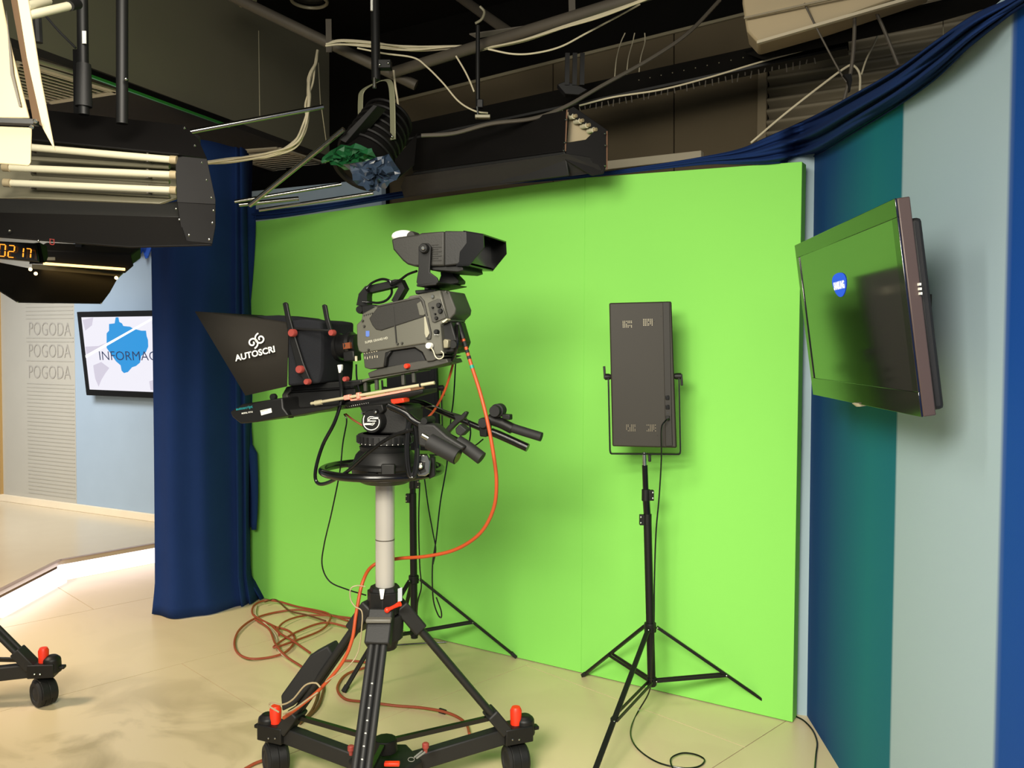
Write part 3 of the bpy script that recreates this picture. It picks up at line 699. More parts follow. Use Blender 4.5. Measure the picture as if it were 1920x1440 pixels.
# studio viewfinder
vf = rprism(k4, [(640, 232), (700, 212), (880, 190), (910, 176), (1118, 160), (1118, 474), (850, 478), (785, 460), (740, 425), (655, 325)], 0.10, -0.10, 'viewfinder', M_vf, camr, 0.006)
rprism(k4, [(1118, 158), (1322, 160), (1326, 270), (1264, 352), (1258, 442), (1240, 460), (1118, 474)], 0.104, -0.104, 'viewfinder_shell', M_blackmatte, vf, 0.004)
# flaring sun hood, open to the rear
hp1 = [(1290, 160), (1470, 190), (1476, 305), (1345, 468), (1225, 468), (1225, 352), (1290, 270)]
q = [RG(*k4(x, y), 0.1035) for x, y in hp1]
h_ = MB(); h_.prism(q, lat*-0.004); h_.prism([p - lat*0.203 for p in q], lat*-0.004)
h_.plate([q[0], q[1], q[1]-lat*0.207, q[0]-lat*0.207], 0.004); h_.plate([q[3], q[4], q[4]-lat*0.207, q[3]-lat*0.207], 0.004)
h_.build('sun_hood', M_gloss, vf)
MB().prism([RG(*k4(x, y), 0.1) for x, y in ((1330, 180), (1330, 440), (1300, 450), (1300, 175))], lat*-0.2).build('screen', M_gloss, vf)
for i in range(8):
    MB().bar(RG(*k4(1003, 285+20*i), 0.101), RG(*k4(1003+ (90 if i % 2 else 60), 283+20*i), 0.101), 0.002, 0.0022).build('shell_rib', M_pad, vf)
MB().ball(RG(*k4(755, 208), 0.02), 0.035, 18, (1.2, 1, 0.6)).build('tally_lamp', M_white, vf)
rdisc(k4, (815, 205), 42, 0.05, 0.09, 'tally_knob', M_vf, vf)
rprism(k4, [(985, 482), (1280, 470), (1292, 512), (1240, 528), (990, 512)], 0.09, -0.08, 'viewfinder_tray', M_black, vf, 0.003)
rprism(k4, [(886, 300), (910, 272), (970, 268), (998, 300), (985, 530), (1050, 578), (1066, 612), (1040, 645), (888, 660), (866, 620), (884, 500)], 0.118, 0.110, 'yoke_arm', M_black, camr, 0.002)
rprism(k4, [(886, 300), (910, 272), (970, 268), (998, 300), (985, 530), (1050, 578), (1066, 612), (1040, 645), (888, 660), (866, 620), (884, 500)], -0.112, -0.120, 'yoke_arm', M_black, camr, 0.002)
rprism(k4, [(866, 640), (1060, 612), (1066, 622), (870, 660)], 0.118, -0.118, 'yoke_base', M_black, camr, 0.002)
rprism(k4, [(1080, 520), (1185, 515), (1200, 550), (1250, 602), (1246, 630), (1060, 660), (1070, 600), (1085, 560)], -0.02, -0.08, 'yoke_post', M_black, camr, 0.003)
rdisc(k4, (927, 312), 40, 0.115, 0.135, 'yoke_knob', M_black, camr); rdisc(k4, (925, 312), 16, 0.135, 0.142, 'knob_screw', M_steel, camr)
rprism(k4, [(852, 692), (1040, 678), (1042, 700), (1000, 712), (860, 728)], 0.06, -0.06, 'viewfinder_mount', M_black, camr, 0.003)
rprism(k4, [(940, 655), (1000, 650), (1000, 690), (940, 690)], 0.03, -0.03, 'mount_stud', M_black, camr)
# viewfinder cable looped through handle
o = MB().tube(smooth([RG(*k4(x, y), d) for x, y, d in ((870, 520, .06), (790, 550, .04), (720, 600, .03), (640, 640, .03), (630, 610, .03), (560, 592, .03), (470, 625, .03), (420, 680, .035), (440, 700, .04)) ], 6), 0.0042, 8).build('viewfinder_cable', M_gloss, camr)
MB().tube(smooth([RG(*k4(x, y), d) for x, y, d in ((640, 650, -.01), (645, 720, .03), (600, 780, .03), (530, 805, .03), (450, 800, .03), (380, 795, .04))], 6), 0.0042, 8).build('viewfinder_cable', M_gloss, camr)

# ---- teleprompter
pr = thing('teleprompter', RG(540, 790, 0), 'black teleprompter hood and monitor in front of the camera lens', 'teleprompter')
def mir(p, d): return p - lat*(2*d)
mt, mb_, rt, rb = RG(*k5(20, 545), .19), RG(*k5(332, 1065), .19), RG(*k5(600, 628), .135), RG(*k5(590, 1008), .135)
h_ = MB(); h_.add([mt, mb_, rb, rt], [(0, 1, 2, 3)]); h_.build('hood_side', M_board, pr, solid=0.003)
MB().add([mir(mt, .19), mir(mb_, .19), mir(rb, .135), mir(rt, .135)], [(0, 3, 2, 1)]).build('hood_side', M_board, pr, solid=0.003)
tm = RG(*k5(400, 568), .16)
MB().add([mt, rt, mir(rt, .135), mir(mt, .19)], [(0, 1, 2, 3)]).build('hood_top', M_board, pr, solid=0.003)
# glass (beam splitter) leaning in the hood
MB().plate([RG(*k5(585, 640), .12), RG(*k5(585, 640), -.12), RG(*k5(350, 1040), -.12), RG(*k5(350, 1040), .12)], 0.003).build('mirror_glass', M_gloss, pr)
# camera-side cloth
f0 = [(400, 572), (520, 568), (600, 628), (590, 1008)]
near = [(590, 600, .134), (700, 590, .125), (800, 603, .11), (812, 700, .10), (812, 900, .10), (790, 988, .11), (640, 1002, .13), (592, 1008, .134)]
N_ = [RG(*k5(x, y), d) for x, y, d in near]; Fr = [mir(RG(*k5(x, y), d), d) for x, y, d in near]
cb = MB(); n = len(N_); cb.add(N_ + Fr, [tuple(range(n))] + [tuple(range(2*n-1, n-1, -1))] + [(i, i+n, (i+1) % n+n, (i+1) % n) for i in range(n)])
cb.build('rear_shroud', M_cloth, pr, bevel=0.008)
rprism(k5, [(400, 572), (540, 566), (660, 580), (700, 592), (600, 628)], 0.0, -0.13, 'shroud_flap', M_cloth, pr)
rprism(k5, [(560, 492), (575, 484), (590, 492), (602, 560), (640, 700), (690, 860), (735, 970), (700, 985), (650, 900), (600, 700), (575, 570)], 0.148, 0.138, 'side_strut', M_black, pr, 0.003)
rprism(k5, [(804, 505), (818, 497), (832, 505), (845, 580), (872, 675), (850, 690), (820, 590)], 0.125, 0.115, 'side_strut', M_black, pr, 0.003)
rprism(k5, [(600, 640), (860, 655), (860, 668), (600, 655)], 0.140, 0.132, 'cross_strut', M_black, pr, 0.002)
for (x, y, r, d) in ((613, 676, 21, .15), (660, 903, 21, .15), (706, 980, 16, .15), (860, 675, 17, .13), (945, 963, 14, .09)):
    rdisc(k5, (x, y), r, d-0.004, d+0.016, 'clamp_knob', M_dred, pr)
rprism(k5, [(580, 1012), (640, 1000), (1050, 965), (1052, 992), (1010, 1005), (1015, 1060), (905, 1130), (600, 1150), (585, 1080)], 0.055, -0.055, 'base_rail', M_black, pr, 0.004)
rtube(k5, [(600, 1042), (900, 1022), (1010, 1012)], 0.058, 0.005, 'rail_rod', M_gloss, pr)
rprism(k5, [(558, 1060), (585, 1012), (614, 1012), (610, 1040), (590, 1060), (605, 1120), (618, 1160), (618, 1205), (595, 1205), (580, 1150), (560, 1120)], 0.07, 0.055, 'rail_end_plate', M_dgrey, pr, 0.002)
mon = rprism(k5, [(235, 1165), (310, 1118), (560, 1078), (565, 1140), (600, 1190), (400, 1230), (300, 1240), (250, 1200)], 0.15, -0.15, 'monitor', M_black, pr, 0.005)
rprism(k5, [(600, 1150), (905, 1128), (850, 1150), (620, 1195)], 0.14, -0.14, 'monitor_tray', M_black, pr, 0.003)
rdisc(k5, (497, 1075), 18, 0.13, 0.145, 'monitor_knob', M_black, mon); 
text('autoscript', RG(*k5(275, 1157), .151), RG(*k5(378, 1140), .151), lat, 'lettering', mat('teal_print', (30, 130, 135), 0.5), mon, 0.001, h=0.010, bold=0.02)
text('MODEL TFT15', RG(*k5(310, 1180), .151), RG(*k5(378, 1170), .151), lat, 'lettering', M_white, mon, 0.001, h=0.005, bold=0.02)
rprism(k5, [(423, 1158), (490, 1143), (495, 1170), (430, 1188)], 0.1515, 0.149, 'sticker', M_white, mon)
text('SUPERTON', RG(*k5(428, 1165), .152), RG(*k5(470, 1156), .152), lat, 'lettering', M_black, mon, 0.0005, h=0.003)
# logo and lettering on the hood
hn = (mb_-mt).cross(rt-mt).normalized(); hn = hn if hn.y < 0 else -hn
def HP(x, y, o_=0.003): return PL(*k5(x, y), mt + hn*o_, hn)
text('AUTOSCRI', HP(270, 852), HP(517, 793), hn, 'lettering', M_white, pr, 0.001, h=0.022, bold=0.028)
lg = MB()
def spiral(cx, cy, r0, r1, a0, a1, sx=1.0): return [(cx + (r0+(r1-r0)*t)*math.cos(a0+(a1-a0)*t)*sx, cy + (r0+(r1-r0)*t)*math.sin(a0+(a1-a0)*t)) for t in [i/40 for i in range(41)]]
S1 = spiral(376, 738, 5, 36, R_(-60), R_(-60+490)); S2 = spiral(424, 712, 5, 36, R_(120), R_(120+490))
def ribbon(pts, w):
    rows = []; P_ = [HP(x, y, 0.0035) for x, y in pts]
    for i, p in enumerate(P_):
        t = (P_[min(i+1, len(P_)-1)]-P_[max(i-1, 0)]).normalized(); nn = hn.cross(t).normalized(); rows.append([p+nn*w, p-nn*w])
    return rows
lg.grid(ribbon(S1, .0028)); lg.grid(ribbon(S2, .0028))

lg.build('emblem', M_white, pr, angle=180)
# counterbalance rod with salmon slider
rod = MB().tube([RG(*k5(740, 1115), .12), RG(*k5(1505, 985), .12)], 0.0055, 12)
sl = thing('lens_support_rod', RG(*k5(740, 1115), .12), 'pale brass rod with salmon clamps under the camera body', 'rod')
rod.build('rod', M_brass, sl)
MB().tube([RG(*k5(765, 1113), .12), RG(*k5(805, 1106), .12)], 0.009, 12).build('rod_knob', M_brass, sl)
MB().tube([RG(*k5(1414, 1000), .12), RG(*k5(1424, 998), .12)], 0.0075, 12).build('rod_stop', M_black, sl)
rprism(k5, [(938, 1066), (975, 1058), (978, 1090), (942, 1094)], 0.13, 0.11, 'clamp_block', M_pink, sl, 0.002)
rprism(k5, [(1016, 1048), (1036, 1045), (1040, 1085), (1020, 1088)], 0.13, 0.11, 'clamp_block', M_pink, sl, 0.002)
rprism(k5, [(980, 1090), (1355, 1022), (1358, 1034), (1060, 1090), (985, 1098)], 0.122, 0.112, 'slide_strip', M_pink, sl)
rprism(k5, [(1355, 1022), (1430, 1008), (1435, 1022), (1358, 1036)], 0.122, 0.11, 'slide_tail', M_brown, sl)

# ---- equipment box strapped on the left leg
bx_ = [(497, 585), (595, 530), (625, 560), (530, 680), (345, 905), (330, 820)]
def k7(x, y): return (420+.322917*x, 1040+.322917*y)
ld_ = (flat(WLc)-PA).normalized()
q = [D(*k7(x, y), 3.02) for x, y in ((497, 585), (600, 530), (638, 590), (545, 720), (400, 880), (335, 912), (328, 820))]
o = MB().prism(q, V((0.02, 0.07, 0))).build('accessory_pouch', M_rubber, bevel=0.006); tag(o, 'black power supply pouch strapped to the left pedestal leg', 'bag')

# ---- second pedestal at far left: only one corner in view
p2w = flat(F(83, 1322)); 
ped2 = thing('camera_pedestal', p2w + V((-0.45, 0, 0)), 'black wheeled pedestal at the left frame edge, one wheel with red cap showing', 'camera pedestal')
_ped = ped; ped = ped2; PA_ = PA; PA = p2w + V((-0.525, -0.07, 0))
hub_z = 0.13
dolly_arm(p2w, 0.9)
t = flat(PA, 0.66) + (p2w-PA).normalized()*0.06; e = flat(p2w, 0.205) - (p2w-PA).normalized()*0.07
for s_ in (-0.018, 0.018): MB().tube([t+V((0, s_, 0)), e+V((0, s_, 0))], 0.0125, 12).build('leg_tube', M_blackmatte, ped2)
MB().bar(t.lerp(e, 0.9), e+(e-t).normalized()*0.04, 0.07, 0.045).build('leg_foot', M_blackmatte, ped2, bevel=0.005)
MB().bar(flat(PA, 0.235), e, 0.016, 0.016).build('spreader_bar', M_gloss, ped2)
wo = [PA + V((math.cos(a), math.sin(a), 0))*0.53 for a in (R_(128), R_(248))]
for c in wo: dolly_arm(c, 0.4)
MB().lathe(flat(PA, 0.12), flat(PA, 0.2), [(0, 0.12), (1, 0.12)], 6).build('dolly_hub', M_blackmatte, ped2, bevel=0.004)
MB().lathe(flat(PA, 0.2), flat(PA, 1.1), [(0, 0.033), (1, 0.033)], 24).build('column', M_alu, ped2)
MB().lathe(flat(PA, 0.55), flat(PA, 0.68), [(0, 0.055), (1, 0.065)], 12).build('collar', M_black, ped2, bevel=0.003)
ped = _ped; PA = PA_; hub_z = 0.13

# ================================================================== LED PANELS AND STANDS
def stand(pole, feet, joints, root, z_hub, z_spread, r=0.0125):
    # pole: list of (pt, radius) sections bottom to top
    for i in range(len(pole)-1):
        MB().tube([pole[i][0], pole[i+1][0]], pole[i][1], 16).build('pole', M_gloss if i else M_black, root)
    for i in range(1, len(pole)-1):
        p = pole[i][0]; cl_ = MB(); cl_.lathe(p-V((0, 0, 0.03)), p+V((0, 0, 0.02)), [(0, 0.018), (1, 0.018)], 14); cl_.box(p+V((-0.024 if i % 2 else 0.022, -0.004, -0.005)), 0.022, 0.022, 0.045)
        co = cl_.build('pole_clamp', M_black, root, bevel=0.002)
        for dz in (-0.016, 0.008):
            MB().ball(p+V((-0.03 if i % 2 else 0.028, -0.016, dz)), 0.005, 8).build('clamp_screw', M_steel, co)
    a = pole[0][0]; b_ = pole[1][0]
    def on(z): return a.lerp(b_, (z-a.z)/(b_.z-a.z))
    hb_ = MB().lathe(on(z_hub-0.02), on(z_hub+0.02), [(0, 0.026), (1, 0.026)], 12).build('leg_hub', M_black, root, bevel=0.003)
    sb = MB().lathe(on(z_spread-0.02), on(z_spread+0.015), [(0, 0.022), (1, 0.022)], 12).build('spreader_hub', M_black, root, bevel=0.003)
    for f in feet:
        f = V(f); d = (flat(f)-flat(a)).normalized(); s_ = d.cross(V((0, 0, 1)))
        t = on(z_hub) + d*0.03; e = f
        lo = MB().bar(t, e, 0.02, 0.012, V((0, 0, 1))).build('leg', M_black, root, bevel=0.002)
        ex = (e-t).normalized(); MB().bar(e-ex*0.03, e+ex*0.004, 0.024, 0.016).build('foot_cap', M_rubber, lo, bevel=0.002)
        m = t.lerp(e, 0.55); s0 = on(z_spread)+d*0.02
        for q in (-1, 1): MB().bar(s0+s_*(0.010*q), m+s_*(0.012*q), 0.005, 0.012).build('brace', M_black, root)
        for p_ in (t, m, s0): MB().ball(p_+V((0, -0.012, 0)), 0.004, 8).build('rivet', M_steel, lo)
st = thing('light_stand', flat(D(1222, 1285, 3.65)), 'black folding light stand under the right-hand LED panel', 'light stand')
YS = 3.65
f3 = flat(F(1085, 1530), 0.008)
stand([(D(1222, 1286, YS), 0.0175), (D(1214, 972, YS), 0.0155), (D(1211, 926, YS), 0.0125), (D(1209, 872, YS), 0.0125)], [F(1094, 1266, 0.008), F(1466, 1337, 0.008), f3], None, st, D(1219, 1176, YS).z, D(1222, 1276, YS).z)
MB().tube([D(1209, 874, YS), D(1208, 848, YS)], [0.010, 0.009], 12).build('spigot', M_steel, st)
def led_panel(u0, v0, u1, v1, y, label, stand_u, cable_side=True, skew=0.0, mh=None):
    tl_ = D(u0, v0, y); tr_ = D(u1, v0-3, y-skew); bl_ = D(u0+6, v1-3, y); br_ = D(u1+10, v1, y-skew)
    c = (tl_+tr_+bl_+br_)/4; N = (tr_-tl_).cross(bl_-tl_).normalized(); N = N if N.y < 0 else -N
    root = thing('led_panel_light', bl_.lerp(br_, .5), label, 'studio light')
    q = [tl_, tr_, br_, bl_]
    hs = MB().prism(q, -N*0.05).build('housing', mh or M_vfp, root, bevel=0.006)
    X = (tr_-tl_).normalized(); Y = (tl_-bl_).normalized(); Wd = (tr_-tl_).length; Hh = (tl_-bl_).length
    def P(s, t, o=0.0): return bl_ + X*(Wd*s) + Y*(Hh*t) + N*o
    # raised lid lip
    MB().prism([P(0.86, 0.005), P(0.97, 0.005), P(0.97, 0.995), P(0.86, 0.995)], N*0.004).build('side_channel', mh or M_vfp2, root, bevel=0.002)
    for (s0, t0, mm) in ((.22, .83, M_wcable), (.55, .84, M_wcable), (.24, .11, M_corr), (.57, .11, M_corr)):
        vb = MB()
        for i in range(6):
            for j in range(5):
                if random.random() < 0.8: vb.box(P(s0+i*0.027, t0+j*0.010, 0.0005), 0.0025, 0.0015, 0.004, (X, N, Y))
        vb.build('vent_grille', mm, root)
    for (s, t_, mm) in ((.905, .34, M_gloss), (.905, .275, M_gloss), (.905, .20, M_black)):
        MB().box(P(s, t_, 0.006), 0.016, 0.008, 0.018, (X, N, Y)).build('socket', mm, root, bevel=0.002)
    for (s, t_) in ((.905, .235), (.905, .165), (.72, .87), (.83, .9), (.13, .09), (.22, .08), (.73, .08)):
        MB().ball(P(s, t_, 0.003), 0.0022, 6).build('screw', M_steel, root)
    # yoke
    yk = MB(); zz = 0.49
    a = P(-0.045, zz, -0.025); b_ = P(-0.045, -0.03, -0.025); c_ = P(-0.02, -0.055, -0.025); d_ = P(1.07, -0.055, -0.025); e_ = P(1.095, -0.03, -0.025); f_ = P(1.095, zz, -0.025)
    rows = []
    pth = smooth([a, P(-0.045, .25, -.025), b_], 4) + smooth([b_, P(-0.037, -0.048, -.025), c_], 4)[1:] + [d_] + smooth([d_, P(1.088, -0.048, -.025), e_], 4)[1:] + smooth([e_, P(1.095, .25, -.025), f_], 4)[1:]
    for i, p in enumerate(pth):
        t_ = (pth[min(i+1, len(pth)-1)]-pth[max(i-1, 0)]).normalized(); nn = N.cross(t_).normalized()
        rows.append([p+nn*0.003+N*0.012, p+nn*0.003-N*0.012, p-nn*0.003-N*0.012, p-nn*0.003+N*0.012])
    yk.grid(rows, closed=True); yk.build('yoke', M_gloss, root)
    for s_, x0, x1 in ((-1, 0.0, -0.10), (1, 1.0, 1.13)):
        MB().lathe(P(x0, .485, -.025), P(x1, .485, -.025), [(0, 0.010), (0.4, 0.014), (1, 0.014)], 14).build('yoke_knob', M_black, root)
    MB().bar(P(-0.10, .47, -.02), P(-0.11, .56, -.02), 0.008, 0.01).build('knob_lever', M_black, root, bevel=0.002)
    MB().bar(P(1.13, .50, -.02), P(1.14, .42, -.02), 0.008, 0.01).build('knob_lever', M_black, root, bevel=0.002)
    MB().box(P(0.60, -0.085, -0.02), 0.012, 0.012, 0.03, (X, N, Y)).build('spigot_knob', M_black, root, bevel=0.003)
    return P, root
M_vfp = mat('panel_back_metal', (42, 38, 30), 0.6, 0.0, var=0.08); M_vfp2 = mat('panel_side_metal', (34, 31, 25), 0.6, 0.0)
PP, rt_ = led_panel(1142, 568, 1259, 840, YS, 'black LED panel light seen from behind, in front of the right of the green screen', 0, skew=0.05)
# second stand behind the pedestal
Y2 = 4.28
st2 = thing('light_stand', flat(D(775, 1190, Y2)), 'black folding light stand directly behind the camera pedestal', 'light stand')
stand([(D(777, 1196, Y2), 0.018), (D(774, 932, Y2), 0.0155), (D(774, 905, Y2), 0.013), (D(774, 862, Y2), 0.013)], [F(967, 1231, 0.008), F(645, 1296, 0.008), flat(D(752, 1150, 4.78), 0.008)], None, st2, D(775, 1086, Y2).z, D(775, 1184, Y2).z)
led_panel(722, 610, 815, 846, Y2, 'dark LED panel light half hidden behind the camera and pan head', 0, skew=0.02, mh=M_cloth)

# ================================================================== TELEVISIONS
# right TV
def tv(q, n_out, thick, label, scr_m, inset, name='television', bez=None, rim=None, bm=None):
    # q: tl,tr,br,bl of the front, as seen by a person facing it
    root = thing(name, (q[2]+q[3])/2, label, 'television')
    c = sum(q, V())/4
    X = (q[1]-q[0]).normalized(); Y = (q[0]-q[3]).normalized(); N = X.cross(Y).normalized()
    Wd = (q[1]-q[0]).length; Hh = (q[0]-q[3]).length
    o_ = q[3]
    def P(x, y, z=0.0): return o_ + X*x + Y*y + N*z
    b = inset
    fr = MB()
    fr.prism([P(0, 0), P(Wd, 0), P(Wd, b[3]), P(0, b[3])], -N*0.005); fr.prism([P(0, Hh-b[1]), P(Wd, Hh-b[1]), P(Wd, Hh), P(0, Hh)], -N*0.005)
    fr.prism([P(0, b[3]), P(b[0], b[3]), P(b[0], Hh-b[1]), P(0, Hh-b[1])], -N*0.005); fr.prism([P(Wd-b[2], b[3]), P(Wd, b[3]), P(Wd, Hh-b[1]), P(Wd-b[2], Hh-b[1])], -N*0.005)
    fr.build('bezel', bm or M_gloss, root, bevel=0.001)
    MB().prism([P(b[0], b[3], -.003), P(Wd-b[2], b[3], -.003), P(Wd-b[2], Hh-b[1], -.003), P(b[0], Hh-b[1], -.003)], -N*0.0015).build('screen', scr_m, root)
    MB().prism([P(0.0, 0, -.0052), P(Wd, 0, -.0052), P(Wd, Hh, -.0052), P(0, Hh, -.0052)], -N*0.0305).build('side_frame', rim or M_vfp2, root, bevel=0.003)
    MB().prism([P(0.02, .01, -.036), P(Wd-.02, .01, -.036), P(Wd-.02, Hh-.05, -.036), P(0.02, Hh-.05, -.036)], -N*(thick-.036)).build('back_cover', M_blackmatte, root, bevel=0.01)
    return root, P, Wd, Hh, N
M_tvs = mat('dark_glossy_screen', (10, 12, 9), 0.09, var=0.0, spec=1.0, ior=2.4)
M_tvb = mat('glossy_bezel', (8, 8, 8), 0.12, var=0.0, spec=1.0, ior=1.7)
TO = 0.2
far_t = RP(1490, 456, 0.24); far_b = RP(1518, 740, 0.20); ner_t = RP(1683, 383, 0.24); ner_b = RP(1712, 784, 0.20)
# rectify: use far/near positions along the wall, common heights
s_f = ((far_t+far_b)/2-A1).dot(rd); s_n = ((ner_t+ner_b)/2-A1).dot(rd)
zt = (far_t.z+ner_t.z)/2; zb = (far_b.z+ner_b.z)/2
print('TV', far_t, far_b, ner_t, ner_b, s_n-s_f)
q = [A1+rd*s_f+rn*0.25+V((0, 0, zt)), A1+rd*s_n+rn*0.25+V((0, 0, zt)), A1+rd*s_n+rn*0.178+V((0, 0, zb)), A1+rd*s_f+rn*0.178+V((0, 0, zb))]
M_rim = mat('brown_grey_rim', (82, 68, 64), 0.4, 0.2)
tvr, TP, TW, TH, TN = tv(q, rn, 0.066, 'flat television with glossy dark screen on the striped right wall', M_tvs, (0.035, 0.045, 0.035, 0.06), bm=M_tvb, rim=M_rim)
M_logoB = emis('logo_blue', (20, 80, 225), 1.0); M_logoW = emis('logo_white', (255, 255, 255), 1.4)
lc = (TW*0.465, TH*0.675)
MB().prism([TP(lc[0]+0.068*math.cos(a), lc[1]+0.036*math.sin(a+0.30*math.cos(a)), -0.002) for a in [i*math.pi/20 for i in range(40)]], TN*0.0005).build('logo_ellipse', M_logoB, tvr)
text('SAMSUNG', TP(lc[0]-0.052, lc[1]-0.011), TP(lc[0]+0.052, lc[1]-0.011), TN, 'lettering', M_logoW, tvr, 0.0, h=0.022, bold=0.05)
for i in range(3): MB().box(TP(TW+0.001, TH*0.60-0.011*i, -.03), 0.004, 0.02, 0.006).build('side_button', M_white, tvr)
MB().box(TP(TW/2, 0.2, -.14), 0.1, 0.2, 0.2).build('wall_bracket', M_black, tvr)
MB().lathe(TP(TW*0.5, -0.008, -.012), TP(TW*0.5, 0.002, -.012), [(0, 0.015), (1, 0.025)], 16).build('sensor', M_vent, tvr)

# left TV on the pale wall
def LT(u, v): return LP(u, v, 0.12)
c = LP(162, 741, 0.08); s0 = (c-L1).dot(ld); zb = c.z; o1 = 0.08
zt = LP(144, 585, 0.2).z
for k in range(200):
    pq = projuv(flat(L1, zt) + ld*s0 + ln*o1)
    if pq[0] <= 144: break
    o1 += 0.004
zt = LP(144, 585, o1).z; s1 = s0 + (zt-zb)*1.72
def LW(s, z, off): return flat(L1, z) + ld*s + ln*off
q = [LW(s0, zt, o1), LW(s1, zt, o1), LW(s1, zb, 0.08), LW(s0, zb, 0.08)]
M_scrw = emis('screen_white', (240, 238, 248), 1.0)
tvl, TP, TW, TH, TN = tv(q, ln, 0.07, 'flat television showing a blue map graphic on the pale blue wall', M_scrw, (0.045, 0.045, 0.045, 0.05))
# pictures on the screen: map blob, lettering, pale continents
def scr(u, v, o_=-0.001):
    return PL(u, v, TP(0, 0, o_), TN)
def k4b(x, y): return (x*0.25, 420+y*0.25)
mp = [(868, 700), (888, 700), (895, 735), (915, 745), (925, 765), (975, 770), (1000, 785), (1020, 790), (1060, 800), (1095, 800), (1100, 840), (1110, 870), (1112, 920), (1095, 960), (1060, 990), (1050, 1040), (1020, 1065), (990, 1075), (960, 1110), (930, 1118), (912, 1100), (905, 1060), (870, 1030), (850, 1000), (800, 930), (800, 880), (800, 820), (818, 800), (818, 750), (860, 745)]
MB().prism([scr(*k4b(x, y)) for x, y in mp], TN*0.0004).build('map_graphic', emis('map_blue', (30, 150, 222), 1.0), tvl)
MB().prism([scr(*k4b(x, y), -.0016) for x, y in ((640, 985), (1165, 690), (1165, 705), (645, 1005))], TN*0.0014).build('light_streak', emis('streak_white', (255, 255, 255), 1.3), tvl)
for pp in ([(640, 920), (740, 915), (800, 890), (700, 960), (650, 980)], [(700, 1060), (760, 1035), (820, 1080), (790, 1120), (760, 1170), (740, 1220), (715, 1160), (705, 1100)], [(1140, 740), (1178, 710), (1178, 790), (1150, 780)], [(620, 720), (700, 700), (690, 760), (640, 800)], [(1120, 1180), (1178, 1160), (1178, 1245), (1130, 1245)]):
    MB().prism([scr(*k4b(x, y), -.0022) for x, y in pp], TN*0.0008).build('pale_continent', emis('pale_violet', (212, 206, 222), 1.0), tvl)
tl0, tl1 = scr(*k4b(752, 1020), 0.0), scr(*k4b(1250, 1024), 0.0)
text('INFORMACJE', tl0, tl1, TN, 'lettering', emis('screen_ink', (35, 50, 90), 1.0), tvl, 0.004, h=0.078, bold=-0.005)

# ================================================================== OVERHEAD
# --- grid pipes
def pipe(pts, r, m, label, cat='pipe', name='grid_pipe', n=14):
    o = MB().tube(pts, r, n).build(name, m); return tag(o, label, cat)
pipe([D(736, 136, 4.5), D(1250, -22, 3.6)], 0.028, M_pipe, 'long grey ceiling pipe carrying white cables above the green screen')
pipe([D(420, -14, 4.5), D(780, 160, 4.55)], 0.028, M_pipe, 'grey ceiling pipe running along the top edge of the olive soffit')
pipe([D(855, -10, 5.0), D(962, 66, 4.25)], 0.026, M_pipe, 'short grey ceiling pipe meeting the long pipe near its middle')
for u, v0, v1, y, lb in ((1072, -8, 40, 3.9, 'grey flat hanger strap above the right half of the long pipe'), (616, 36, 98, 4.5, 'grey flat hanger strap at the bundle of cream cables'),):
    o = MB().bar(D(u, v0, y), D(u+1, v1, y), 0.03, 0.006, (0, 1, 0)).build('hanger_strap', M_pipe); tag(o, lb, 'bracket')
o = MB().prism([D(880, 65, 4.2), D(1000, 48, 4.1), D(960, 62, 4.15), D(893, 72, 4.2)], (0, 0, 0.006)).build('gusset_plate', M_pipe); tag(o, 'thin grey gusset plate where two ceiling pipes meet', 'bracket')
# --- light fittings on the ceiling
dl = thing('downlight', D(580, 8, 5.2), 'round metal rimmed ceiling downlight at the top edge', 'ceiling light')
c = D(580, 2, 5.2)
MB().tube([c+V((math.cos(a)*0.105, math.sin(a)*0.105, 0)) for a in [i*2*math.pi/36 for i in range(36)]], 0.010, 8, closed=True).build('rim', M_refl, dl)
MB().lathe(c+V((0, 0, 0.02)), c+V((0, 0, 0.08)), [(0, 0.1), (1, 0.06)], 28).build('reflector', M_gloss, dl)
o = MB().box(D(462, 0, 4.9), 0.10, 0.08, 0.06).build('smoke_sensor', mat('sensor_cream', (170, 165, 130), 0.6), bevel=0.01); tag(o, 'cream box sensor at the top edge beside the downlight', 'sensor')
# --- ceiling vents with slats in the low ceiling
def vent(pts, label, ns):
    P = [F(u, v, 2.995) for u, v in pts]           # a,b,c,d around; slats run a->b direction
    root = thing('ceiling_vent', sum(P, V())/4, label, 'vent')
    fr = MB()
    for i in range(4): fr.bar(P[i], P[(i+1) % 4], 0.045, 0.012)
    fr.build('frame', M_vent, root)
    MB().prism([p+V((0, 0, 0.003)) for p in P], (0, 0, 0.002)).build('backing', M_ceil, root)
    for i in range(ns):
        t = (i+.8)/(ns+.6); MB().bar(P[0].lerp(P[3], t), P[1].lerp(P[2], t), 0.014, 0.008).build('slat', M_vent, root)
    return root
vent([(40, 118), (220, 172), (90, 192), (-80, 150)], 'slatted ceiling vent behind the hanging black poles at upper left', 10)
vent([(412, 286), (522, 278), (632, 314), (530, 324)], 'slatted ceiling vent beneath the chrome rod beside the fresnel light', 12)
